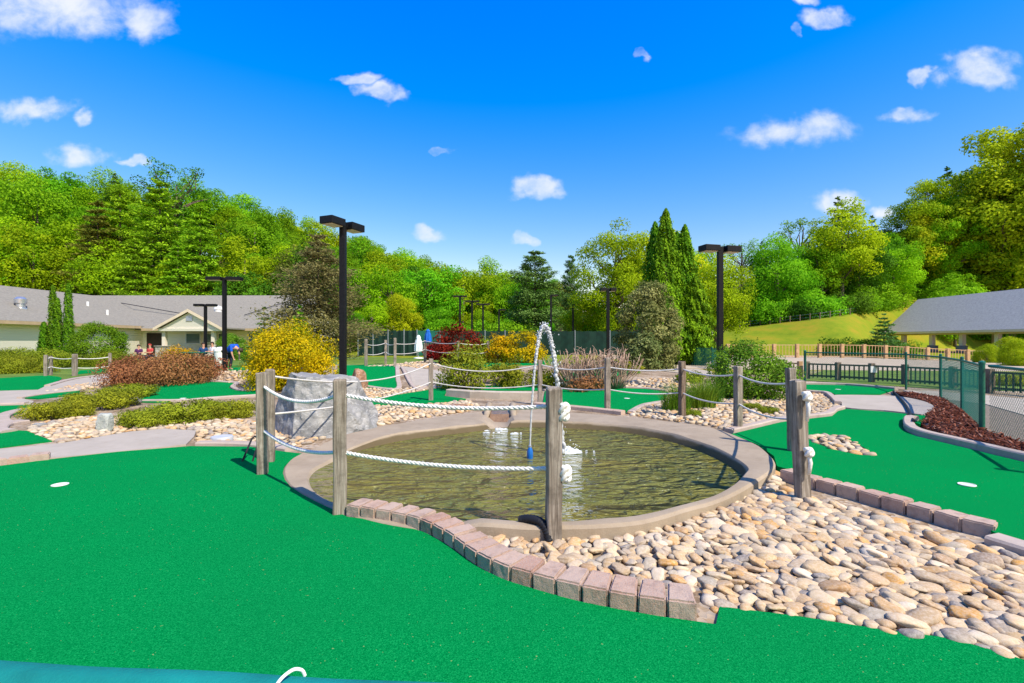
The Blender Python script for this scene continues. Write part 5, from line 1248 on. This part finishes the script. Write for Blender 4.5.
x, y = XY(710, 60); mb = MB(); mb.box(-.3, .3, -.2, .2, 0, .75, .02); mb.box(-.33, .33, -.23, .23, .75, .8, .01); o = mb.obj('utility_box', M['white'], None, (x, y, hz(x, y))); meta(o, 'small white utility box at the left foot of the grass bank', 'utility box')
# court fence
cf = [XY(358, 44), XY(373, 44), XY(388, 44), XY(404, 44), XY(417, 44), XY(440, 45), XY(485, 46), XY(505, 46.5), XY(540, 47), XY(575, 47), XY(610, 47), XY(650, 47)]
t = empty('court_fence', (*cf[0], 0), 0, 'tall tennis court fence with dark green windscreen across the background', 'fence')
for i, p in enumerate(cf):
    mb = MB(); mb.lathe([(.04, -.1), (.04, 2.35), (.01, 2.4)], 8); mb.obj('fence_post', M['greysteel'], t, (p[0] - cf[0][0], p[1] - cf[0][1], 0), smooth=True)
for i, (a, b) in enumerate(zip(cf, cf[1:])):
    d = Vector((b[0] - a[0], b[1] - a[1])); mb = MB(); n_ = 10; V = []
    for k in range(n_ + 1):
        w_ = .05 * math.sin(k * 1.3)
        for yy_ in (-.008, .008):
            for z_ in (.05, 2.28): V.append((d.length * k / n_, .07 + yy_ + w_, z_ + (.03 * math.sin(k * 2.1) if z_ > 1 else 0)))
    f = []
    for k in range(n_):
        o_ = k * 4; f += [(o_, o_ + 4, o_ + 5, o_ + 1), (o_ + 2, o_ + 3, o_ + 7, o_ + 6), (o_ + 1, o_ + 5, o_ + 7, o_ + 3), (o_, o_ + 2, o_ + 6, o_ + 4)]
    f += [(0, 1, 3, 2), (n_ * 4, n_ * 4 + 2, n_ * 4 + 3, n_ * 4 + 1)]
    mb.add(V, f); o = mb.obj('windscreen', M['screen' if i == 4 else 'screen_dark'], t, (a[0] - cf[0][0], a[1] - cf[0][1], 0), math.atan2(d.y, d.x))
# teal fence in front of the camera position
A0, A1 = (-1.9, .92), (.55, .745); zt = .737
t = empty('teal_fence', (A0[0], A0[1], 0), math.atan2(A1[1] - A0[1], A1[0] - A0[0]), 'teal fabric covered fence rail at the very bottom of the photo', 'fence'); ln = math.hypot(A1[0] - A0[0], A1[1] - A0[1])
mb = MB(); mb.tube([(0, 0, zt - .03), (ln, 0, zt - .03)], .024, 12); mb.obj('top_rail', M['greenfence'], t, smooth=True)
for xx in (.02, ln / 2, ln - .02): mb = MB(); mb.lathe([(.025, -.2), (.025, zt - .035)], 10); mb.obj('fence_post', M['greenfence'], t, (xx, 0, 0), smooth=True)
mb = MB(); V = []; pr = [(.031, .06), (.031, zt - .03), (.026, zt - .008), (.012, zt + .002), (-.012, zt + .002), (-.026, zt - .008), (-.031, zt - .03), (-.034, .06)]
for k in range(41):
    for y_, z_ in pr: V.append((ln * k / 40, y_ + .003 * math.sin(k * 1.7) * (z_ < .5), z_ + .0015 * math.sin(k * .9)))
mb.add(V, [(k * 8 + j, (k + 1) * 8 + j, (k + 1) * 8 + j + 1, k * 8 + j + 1) for k in range(40) for j in range(7)]); mb.obj('fabric', M['teal'], t, smooth=True)
sx0 = (-.375 - A0[0]); W = smooth_poly([(sx0 - .012, -.034, zt - .08), (sx0 - .008, -.036, zt - .03), (sx0, -.02, zt + .008), (sx0 + .012, .004, zt + .016), (sx0 + .022, .018, zt + .008), (sx0 + .026, .022, zt - .004)], False, 8)
mb = MB(); mb.tube(W, .0028, 8); mb.obj('tie_wire', M['wirewhite'], t, smooth=True)

# ------------------------------------------------------------------ clubhouse
def prism(mb, P, th):   # roof slab from a 4-corner top quad
    up = Vector((0, 0, th)); a = [Vector(p) for p in P]; mb.add(a + [p - up for p in a], [(0, 1, 2, 3), (7, 6, 5, 4)] + [(i, i + 4, (i + 1) % 4 + 4, (i + 1) % 4) for i in range(4)])
t = empty('clubhouse', (-33.5, 44, 0), 0, 'long cream clubhouse with grey shingle roof and gabled porch', 'building'); ox, oy = -33.5, 44
def CB(name, m, fn, parent=t, smooth=False):
    mb = MB(); fn(mb); mb.v = [(v[0] - ox, v[1] - oy, v[2]) for v in mb.v] if parent is t else mb.v
    return mb.obj(name, M[m], parent, smooth=smooth)
def walls(mb):
    mb.box(-44, -33.25, 17, 44.02, -.5, 2.72); mb.box(-44.02, -20, 44, 56, -.5, 2.52)
    mb.add([(-43.9, 17.02, 2.7), (-33.6, 17.02, 2.7), (-38.7, 17.02, 5.3)], [(0, 1, 2)]); mb.add([(-20.02, 44.1, 2.5), (-20.02, 55.9, 2.5), (-20.02, 50, 5.8)], [(0, 1, 2)])
CB('wall', 'siding', walls)
def roofs(mb):
    prism(mb, [(-32.7, 16.4, 2.68), (-32.7, 46, 2.68), (-38.7, 51, 5.55), (-38.7, 16.4, 5.55)], .14); prism(mb, [(-38.7, 16.4, 5.552), (-38.7, 51, 5.552), (-44.7, 51, 2.68), (-44.7, 16.4, 2.68)], .14)
    prism(mb, [(-44.8, 43.2, 2.46), (-19.4, 43.2, 2.46), (-19.4, 50, 6.0), (-44.8, 50, 6.0)], .14); prism(mb, [(-44.8, 50, 6.002), (-19.4, 50, 6.002), (-19.4, 56.8, 2.46), (-44.8, 56.8, 2.46)], .14)
rfo = CB('roof', 'shingle', roofs)
CB('fascia', 'tanfascia', lambda mb: (mb.box(-32.72, -32.6, 16.3, 43.1, 2.44, 2.66), mb.box(-32.6, -19.3, 43.06, 43.18, 2.24, 2.45), mb.box(-33.24, -32.72, 16.4, 43.1, 2.50, 2.53)))
pxc, py0 = -26.2, 39.6
def proof(mb):
    prism(mb, [(pxc - 2.75, py0, 2.45), (pxc, py0, 3.95), (pxc, 46, 3.95), (pxc - 2.75, 46, 2.45)], .12); prism(mb, [(pxc, py0, 3.952), (pxc + 2.75, py0, 2.45), (pxc + 2.75, 46, 2.45), (pxc, 46, 3.952)], .12)
CB('porch_roof', 'shingle', proof)
CB('porch_gable', 'siding', lambda mb: (mb.add([(pxc - 2.35, py0 + .2, 2.35), (pxc + 2.35, py0 + .2, 2.35), (pxc, py0 + .2, 3.68), (pxc - 2.35, py0 + .32, 2.35), (pxc + 2.35, py0 + .32, 2.35), (pxc, py0 + .32, 3.68)], [(0, 1, 2), (5, 4, 3), (0, 3, 4, 1)]), mb.box(pxc - 2.5, pxc + 2.5, py0 + .15, py0 + .42, 2.15, 2.36)))
def rake(mb):
    for s in (-1, 1):
        a = Vector((pxc + s * 2.8, py0 - .06, 2.40)); b = Vector((pxc + s * .0, py0 - .06, 3.93)); mb.add([a, b, b - Vector((0, 0, .24)), a - Vector((0, 0, .22)), a + Vector((0, .05, 0)), b + Vector((0, .05, 0)), b + Vector((0, .05, -.24)), a + Vector((0, .05, -.22))], [(0, 1, 2, 3), (7, 6, 5, 4), (0, 4, 5, 1), (3, 2, 6, 7), (0, 3, 7, 4)])
CB('rake_board', 'trim', rake)
CB('gable_vent', 'steel', lambda mb: mb.box(pxc - .25, pxc + .25, py0 + .15, py0 + .195, 2.95, 3.35))
for px in (165, 214):
    cx_ = (px - CX) / F * 40.2
    cc_ = CB('porch_column', 'colstone', lambda mb: mb.box(cx_ - .14, cx_ + .14, py0 + .42, py0 + .7, .95, 2.16, .01)); CB('stone_pier', 'fieldstone', lambda mb: (mb.box(cx_ - .5, cx_ + .5, py0 + .15, py0 + 1.0, -.4, .9, .03), mb.box(cx_ - .56, cx_ + .56, py0 + .09, py0 + 1.06, .9, .96, .01)))
wy_ = 43.98
def window(x0, x1, z0, z1, y0=wy_):
    f_ = CB('window', 'white', lambda mb: (mb.box(x0 - .08, x0, y0 - .06, y0 - .004, z0 - .08, z1 + .08), mb.box(x1, x1 + .08, y0 - .06, y0 - .004, z0 - .08, z1 + .08), mb.box(x0, x1, y0 - .06, y0 - .004, z1, z1 + .08), mb.box(x0, x1, y0 - .06, y0 - .004, z0 - .08, z0)))
    mb = MB(); mb.box(x0 - ox, x1 - ox, y0 - .035 - oy, y0 - .006 - oy, z0, z1); mb.obj('pane', M['glass'], f_)
window(-29.2, -28.0, 1.15, 2.0); window(-27.4, -26.75, 1.25, 1.98); window(-26.3, -25.7, 1.25, 1.98); window(-23.6, -22.6, 1.2, 2.0)
CB('door', 'door', lambda mb: mb.box(-32.75, -31.4, wy_ - .06, wy_ - .005, -.3, 2.05))
wl2 = CB('window', 'white', lambda mb: mb.box(-33.24, -33.18, 41.2, 42.2, 1.1, 2.1)); mb = MB(); mb.box(.322, .335, -2.7, -1.9, 1.2, 2.0); mb.obj('pane', M['glass'], wl2)
CB('downspout', 'trim', lambda mb: mb.box(-33.24, -33.13, 34.7, 34.85, -.4, 2.5, .01))
CB('floodlight', 'white', lambda mb: (mb.tube([(-32.62, 34.6, 2.50), (-32.4, 34.5, 2.42), (-32.2, 34.5, 2.32)], [.05, .09, .13], 10)), smooth=True)
CB('turbine_vent', 'steel', lambda mb: (mb.lathe([(.42, -.35), (.40, -.05), (.26, .0), (.26, .25), (.34, .3), (.36, .6), (.2, .75), (.02, .78)], 16, (-35.0, 34.9, 3.72))), smooth=True)
for x, y, z in ((-36.2, 41.8, 4.15), (-34.6, 41.9, 3.45)): CB('vent_pipe', 'white', lambda mb: mb.lathe([(.09, -.3), (.09, .55), (.02, .56)], 10, (x, y, z)), smooth=True)
CB('roof_vent', 'white', lambda mb: mb.lathe([(.3, -.3), (.3, .25), (.36, .3), (.3, .6), (.05, .66)], 14, (-27.6, 46.0, 4.0)), smooth=True)
CB('conduit', 'rubber', lambda mb: (mb.tube([(-37.5, 47.0, 5.0), (-27.2, 44.6, 3.35)], .035, 5), mb.tube([(-22.0, 48.5, 5.35), (-24.8, 45.4, 3.75)], .035, 5)))

# ------------------------------------------------------------------ pavilion
t = empty('pavilion', (51.2, 66, 0), 0, 'open picnic pavilion with grey roof and cream columns', 'pavilion'); ox, oy = 51.2, 66
def proofs(mb):
    prism(mb, [(50.2, 66.4, 2.55), (55, 66.4, 7.0), (55, 26, 7.0), (50.2, 26, 2.55)], .16); prism(mb, [(55, 66.4, 7.002), (59.8, 66.4, 2.55), (59.8, 26, 2.55), (55, 26, 7.002)], .16)
CB('roof', 'shingle_light', proofs, t)
CB('fascia', 'trim', lambda mb: (mb.box(50.1, 50.24, 26, 66.5, 2.28, 2.52), mb.box(51.0, 51.3, 26, 65.8, 2.1, 2.4)), t)
CB('slab', 'concrete', lambda mb: mb.box(50.2, 59.8, 26, 66.4, -.6, .02), t)
for yv in (64, 59.7, 55.7, 51.6, 47.5):
    CB('column', 'colstone', lambda mb: mb.box(50.98, 51.42, yv - .22, yv + .22, .02, 2.1, .015), t); CB('column', 'colstone', lambda mb: mb.box(58.6, 58.95, yv - .18, yv + .18, .02, 2.35, .015), t)
for yv, lab in ((59.0, 'dark planter at the foot of the second pavilion column'), (55.2, 'dark planter at the foot of the third pavilion column')):
    mb = MB(); mb.lathe([(.38, 0), (.5, .12), (.52, .75), (.56, .8), (.46, .82), (.44, .7), (.02, .68)], 18); o = mb.obj('planter', mat('slate_planter', (.12, .14, .17), (.2, .22, .25), .7, 6), None, (50.65, yv, .02), smooth=True); meta(o, lab, 'planter')

# ------------------------------------------------------------------ people and patio things by the clubhouse
def skin_mesh(name, J, E, m, sub=1):
    me = bpy.data.meshes.new(name + '_sk'); me.from_pydata([j[0] for j in J], E, []); ob = bpy.data.objects.new(name + '_tmp', me); C.objects.link(ob)
    ob.modifiers.new('s', 'SKIN'); s = ob.modifiers.new('u', 'SUBSURF'); s.levels = s.render_levels = sub
    for k, j in enumerate(J):
        r = j[1]; me.skin_vertices[0].data[k].radius = (r, r); me.skin_vertices[0].data[k].use_root = (k == 0)
    dg = bpy.context.evaluated_depsgraph_get(); out = bpy.data.meshes.new_from_object(ob.evaluated_get(dg)); out.name = name; bpy.data.objects.remove(ob); out.materials.clear(); out.materials.append(m)
    for p in out.polygons: p.use_smooth = True
    return out
def person(px, d, rz, pose, shirt, pants, hair, label, z=None, s=1.0):
    x, y = XY(px, d); z = hz(x, y) if z is None else z; t = empty('person', (x, y, z), rz, label, 'person'); t.scale = (s, s, s)
    if pose == 'stand': hip, chest, neck, head = (0, 0, .92), (0, -.02, 1.28), (0, -.02, 1.46), (0, -.04, 1.62); kn = [(.1, -.03, .5), (-.1, -.02, .5)]; ft = [(.1, 0, .05), (-.1, .02, .05)]; el = [(.26, .02, 1.12), (-.26, .02, 1.12)]; ha = [(.25, -.12, .9), (-.25, -.1, .9)]
    elif pose == 'bend': hip, chest, neck, head = (0, .1, .86), (0, -.28, 1.02), (0, -.45, .98), (0, -.6, .92); kn = [(.11, -.02, .47), (-.11, .0, .47)]; ft = [(.11, .05, .05), (-.11, .07, .05)]; el = [(.2, -.38, .76), (-.2, -.36, .76)]; ha = [(.15, -.42, .5), (-.15, -.42, .5)]
    else: hip, chest, neck, head = (0, 0, .5), (0, -.02, .86), (0, -.03, 1.03), (0, -.05, 1.19); kn = [(.12, -.42, .5), (-.12, -.42, .5)]; ft = [(.12, -.42, .06), (-.12, -.4, .06)]; el = [(.24, -.08, .72), (-.24, -.08, .72)]; ha = [(.14, -.36, .72), (-.14, -.36, .72)]
    c = Vector(chest); sh = [(c.x + .18, c.y, c.z + .1), (c.x - .18, c.y, c.z + .1)]; hv = Vector(head)
    up = (hv - Vector(neck)).normalized()
    J = [(hip, .13), (chest, .14), (neck, .055), (tuple(hv - up * .03), .085), (tuple(hv + up * .08), .085)]; E = [(0, 1), (1, 2), (2, 3), (3, 4)]
    for i in range(2):
        o_ = len(J); sg = 1 if i == 0 else -1; toe = Vector(ft[i]) + Vector((0, -.16, -.02)); h2 = Vector(ha[i]) + Vector((0, -.07, -.05))
        J += [(sh[i], .055), (el[i], .042), (ha[i], .03), (tuple(h2), .032), ((hip[0] + sg * .09, hip[1], hip[2] - .04), .085), (kn[i], .06), (ft[i], .042), (tuple(toe), .035)]
        E += [(1, o_), (o_, o_ + 1), (o_ + 1, o_ + 2), (o_ + 2, o_ + 3), (0, o_ + 4), (o_ + 4, o_ + 5), (o_ + 5, o_ + 6), (o_ + 6, o_ + 7)]
    put('body', skin_mesh('body', J, E, M['skin']), t)
    J = [(hip, .15), (chest, .165), (tuple(Vector(neck) - up * .04), .075)]; E = [(0, 1), (1, 2)]
    for i in range(2):
        o_ = len(J); J += [(sh[i], .075), (tuple(Vector(sh[i]).lerp(Vector(el[i]), .85)), .062)]; E += [(1, o_), (o_, o_ + 1)]
    put('shirt', skin_mesh('shirt', J, E, M[shirt]), t)
    J = [(hip, .155)]; E = []
    for i in range(2):
        sg = 1 if i == 0 else -1; o_ = len(J); J += [((hip[0] + sg * .09, hip[1], hip[2] - .06), .10), (kn[i], .075), (tuple(Vector(ft[i]) + Vector((0, 0, .06))), .062)]; E += [(0, o_), (o_, o_ + 1), (o_ + 1, o_ + 2)]
    put('trousers', skin_mesh('trousers', J, E, M[pants]), t)
    bm = bmesh.new(); bmesh.ops.create_icosphere(bm, subdivisions=3, radius=.112)
    bmesh.ops.delete(bm, geom=[v for v in bm.verts if v.co.y < -.03 and v.co.z < .045 or v.co.z < -.06], context='VERTS')
    me = bpy.data.meshes.new('hair'); bm.to_mesh(me); bm.free(); me.materials.append(M[hair]); o = put('hair', me, t, tuple(hv + up * .04)); o.rotation_mode = 'QUATERNION'; o.rotation_quaternion = Vector((0, 0, 1)).rotation_difference(up)
    return t
person(139, 36, .3, 'sit', 'shirt_purple', 'pants_dark', 'hair', 'seated person in dark purple by the clubhouse door', -.25)
person(150.5, 35, -.2, 'sit', 'shirt_red', 'pants_dark', 'hair_red', 'seated person in red shirt and red cap near the door', -.2)
person(203.5, 31, .5, 'sit', 'shirt_navy', 'pants_dark', 'hair', 'seated person in navy at the porch table', -.1)
person(213, 31, -.4, 'sit', 'shirt_white', 'pants_tan', 'hair', 'seated person in white at the porch table', -.05)
person(229, 22.3, 1.3, 'bend', 'shirt_blue', 'pants_dark', 'hair', 'person in bright blue bending over the small green', None)
for px, d, z, lab in ((139, 36.3, -.25, 'bench under the person in purple'), (150.5, 35.3, -.2, 'bench under the person in red'), (203.5, 31.2, -.1, 'bench under the person in navy'), (213, 31.2, -.05, 'bench under the person in white')):
    x, y = XY(px, d); t = empty('bench', (x, y, z), 0, lab, 'bench'); mb = MB(); mb.box(-.45, .45, -.3, .15, .34, .39, .01); mb.obj('seat', M['greenfence'], t)
    for sx_ in (-.38, .38): mb = MB(); mb.box(sx_ - .03, sx_ + .03, -.25, .1, -.2, .338); mb.obj('leg', M['greenfence'], t)
x, y = XY(191, 30); t = empty('picnic_table', (x, y, -.1), .2, 'green picnic table beside the yellow dome shrub', 'table'); mb = MB(); mb.box(-.9, .9, -.38, .38, .70, .75, .01); mb.obj('tabletop', M['greenfence'], t)
for sx_ in (-.6, .6): mb = MB(); mb.box(sx_ - .04, sx_ + .04, -.3, .3, -.1, .698); mb.obj('leg', M['greenfence'], t)
x, y = XY(220.5, 24.5); t = empty('waste_bin', (x, y, 0), 0, 'white waste bin behind the slim lamp post', 'bin'); mb = MB(); mb.lathe([(.24, 0), (.27, .05), (.28, .78), (.3, .8), (.3, .84)], 18); mb.obj('body', M['white'], t, smooth=True); mb = MB(); mb.lathe([(.3, .842), (.27, .95), (.12, 1.02), (.02, 1.03)], 18); mb.obj('lid', M['white'], t, smooth=True)
def closed_umb(px, d, yt, yb, m, label, wdt=.16):
    x, y = XY(px, d); zb = hz(x, y); h = ZH(yt, d) - zb; t = empty('folded_umbrella', (x, y, zb), 0, label, 'umbrella')
    mb = MB(); mb.lathe([(.02, 0), (.02, h)], 8); mb.obj('pole', M['steel'], t, smooth=True); mb = MB(); mb.lathe([(.28, -.05), (.28, .06), (.05, .1)], 16); mb.obj('base', M['white'], t, smooth=True)
    z0 = ZH(yb, d) - zb; mb = MB(); n_ = 16; V = []
    pr = [(.5, 0), (1.0, .06), (.95, .35), (.75, .65), (.5, .8), (.55, .86), (.3, .96), (.1, 1.0)]
    for r, k in pr:
        for j in range(n_): V.append(((wdt * r * (1 + .2 * (j % 2))) * math.cos(2 * math.pi * j / n_), (wdt * r * (1 + .2 * (j % 2))) * math.sin(2 * math.pi * j / n_), z0 + (h - z0) * k))
    mb.add(V, [(i * n_ + j, i * n_ + (j + 1) % n_, (i + 1) * n_ + (j + 1) % n_, (i + 1) * n_ + j) for i in range(len(pr) - 1) for j in range(n_)]); mb.obj('canopy', M[m], t, smooth=True)
closed_umb(418.5, 27, 335, 352, 'umb_white', 'folded white patio umbrella left of the red maple', .2)
closed_umb(428, 30, 329, 343, 'umb_blue', 'folded blue patio umbrella behind the far rope fence', .2)

# ------------------------------------------------------------------ sky, sun, camera
EL, AZ = 50.0, 135.0
world = bpy.data.worlds.new('World'); SC.world = world; world.use_nodes = True; nt = world.node_tree
bg = nt.nodes['Background']; sky = nt.nodes.new('ShaderNodeTexSky'); sky.sky_type = 'NISHITA'; sky.sun_disc = False
sky.sun_elevation = R(EL); sky.sun_rotation = R(AZ); sky.air_density = 1.0; sky.dust_density = .3; sky.ozone_density = 2.5
hs = nt.nodes.new('ShaderNodeHueSaturation'); hs.inputs['Saturation'].default_value = 1.35; hs.inputs['Value'].default_value = 1.3; hs.inputs['Hue'].default_value = .5; L(nt, sky.outputs[0], hs.inputs['Color'])
sc_ = nt.nodes.new('ShaderNodeSeparateColor'); L(nt, hs.outputs[0], sc_.inputs[0]); cc2 = nt.nodes.new('ShaderNodeCombineColor')
L(nt, math_(nt, 'MULTIPLY', math_(nt, 'MAXIMUM', math_(nt, 'SUBTRACT', sc_.outputs[0], .42), 0.0), 1.3), cc2.inputs[0]); L(nt, math_(nt, 'MULTIPLY', sc_.outputs[1], .76), cc2.inputs[1]); L(nt, math_(nt, 'MINIMUM', math_(nt, 'MULTIPLY', sc_.outputs[2], 1.3), 4.95), cc2.inputs[2])
tc = nt.nodes.new('ShaderNodeTexCoord'); sp_ = nt.nodes.new('ShaderNodeSeparateXYZ'); L(nt, tc.outputs['Generated'], sp_.inputs[0])
yy_ = math_(nt, 'MAXIMUM', sp_.outputs[1], .02); u_ = math_(nt, 'DIVIDE', sp_.outputs[0], yy_); v_ = math_(nt, 'DIVIDE', sp_.outputs[2], yy_)
cb = nt.nodes.new('ShaderNodeCombineXYZ'); L(nt, u_, cb.inputs[0]); L(nt, math_(nt, 'MULTIPLY', v_, 1.25), cb.inputs[1])
n1 = noise(nt, cb.outputs[0], 11, 6, .58, .2); n2 = noise(nt, cb.outputs[0], 5, 3, .5)
clouds = [(70, 8, 110, 36, 1), (150, 22, 45, 24, .85), (34, 107, 46, 17, .9), (84, 119, 19, 9, .8), (78, 154, 42, 16, .9), (135, 160, 19, 6, .6), (355, 80, 26, 9, .65), (378, 92, 26, 11, .7), (535, 187, 33, 12, .85), (427, 232, 26, 10, .8), (798, 132, 66, 22, .9), (906, 116, 34, 12, .85), (978, 70, 50, 21, .85),
          (828, 20, 36, 12, .6), (838, 204, 30, 16, .85), (884, 209, 16, 10, .8), (916, 77, 18, 8, .5), (440, 147, 17, 5, .5), (522, 240, 16, 8, .45), (640, 52, 9, 7, .35), (803, 2, 18, 7, .55), (793, 32, 10, 9, .5)]
u0_, v0_ = u_, v_
for sc__, am in ((8, .12), (26, .05)):
    nn_ = nt.nodes.new('ShaderNodeTexNoise'); nn_.inputs['Scale'].default_value = sc__; nn_.inputs['Detail'].default_value = 3; L(nt, cb.outputs[0], nn_.inputs['Vector'])
    sq = nt.nodes.new('ShaderNodeSeparateColor'); L(nt, nn_.outputs['Color'], sq.inputs[0])
    u_ = math_(nt, 'ADD', u_, math_(nt, 'MULTIPLY', math_(nt, 'SUBTRACT', sq.outputs[0], .5), am)); v_ = math_(nt, 'ADD', v_, math_(nt, 'MULTIPLY', math_(nt, 'SUBTRACT', sq.outputs[1], .5), am * .6))
best = None
for px, py, a, b, w in clouds:
    du = math_(nt, 'MULTIPLY', math_(nt, 'SUBTRACT', u_, (px - CX) / F), F / a); dv = math_(nt, 'MULTIPLY', math_(nt, 'SUBTRACT', v_, (CY - py) / F), F / b)
    e = math_(nt, 'MULTIPLY', math_(nt, 'SUBTRACT', 1.0, math_(nt, 'SQRT', math_(nt, 'ADD', math_(nt, 'MULTIPLY', du, du), math_(nt, 'MULTIPLY', dv, dv)))), 1.0)
    e = math_(nt, 'MINIMUM', e, w * .75)
    best = e if best is None else math_(nt, 'MAXIMUM', best, e)
den = math_(nt, 'ADD', best, math_(nt, 'MULTIPLY', math_(nt, 'SUBTRACT', n1, .47), 1.7))
msk = math_(nt, 'SMOOTHSTEP', .02, .62, den) if False else None
mr = nt.nodes.new('ShaderNodeMapRange'); mr.interpolation_type = 'SMOOTHSTEP'; mr.inputs['From Min'].default_value = .05; mr.inputs['From Max'].default_value = 1.0; L(nt, den, mr.inputs['Value'])
inner = nt.nodes.new('ShaderNodeMapRange'); inner.inputs['From Min'].default_value = -.15; inner.inputs['From Max'].default_value = .2; L(nt, best, inner.inputs['Value'])
mk = math_(nt, 'MULTIPLY', math_(nt, 'MULTIPLY', mr.outputs[0], inner.outputs[0]), math_(nt, 'GREATER_THAN', sp_.outputs[1], .03))
ccol = ramp(nt, n2, [(.35, (4.0, 4.3, 4.8)), (.65, (4.9, 4.9, 4.95))])
L(nt, mix(nt, math_(nt, 'MULTIPLY', mk, .93), cc2.outputs[0], ccol), bg.inputs['Color'])
bg.inputs['Strength'].default_value = .15
sun = bpy.data.lights.new('Sun', 'SUN'); sun.energy = 4.9; sun.angle = R(.53); sun.color = (1, .91, .77)
so = bpy.data.objects.new('Sun', sun); C.objects.link(so)
d = Vector((-math.sin(R(AZ)) * math.cos(R(EL)), -math.cos(R(AZ)) * math.cos(R(EL)), -math.sin(R(EL))))
so.rotation_euler = d.to_track_quat('-Z', 'Y').to_euler(); so.location = (20, -20, 40)
cam = bpy.data.cameras.new('Camera'); cam.sensor_width = 36; cam.lens = F * 36 / 1024; cam.clip_start = .05; cam.clip_end = 2000
co = bpy.data.objects.new('Camera', cam); C.objects.link(co); co.location = (0, 0, H); co.rotation_euler = (R(90), 0, 0); SC.camera = co
vs = SC.view_settings; vs.view_transform = 'Standard'; vs.look = 'None'; vs.exposure = 0.5; vs.gamma = 1; vs.use_curve_mapping = False
SC.cycles.use_denoising = True; SC.cycles.max_bounces = 6; SC.cycles.transparent_max_bounces = 4; SC.cycles.transmission_bounces = 5; SC.cycles.caustics_reflective = False; SC.cycles.caustics_refractive = False; SC.cycles.sample_clamp_indirect = 6
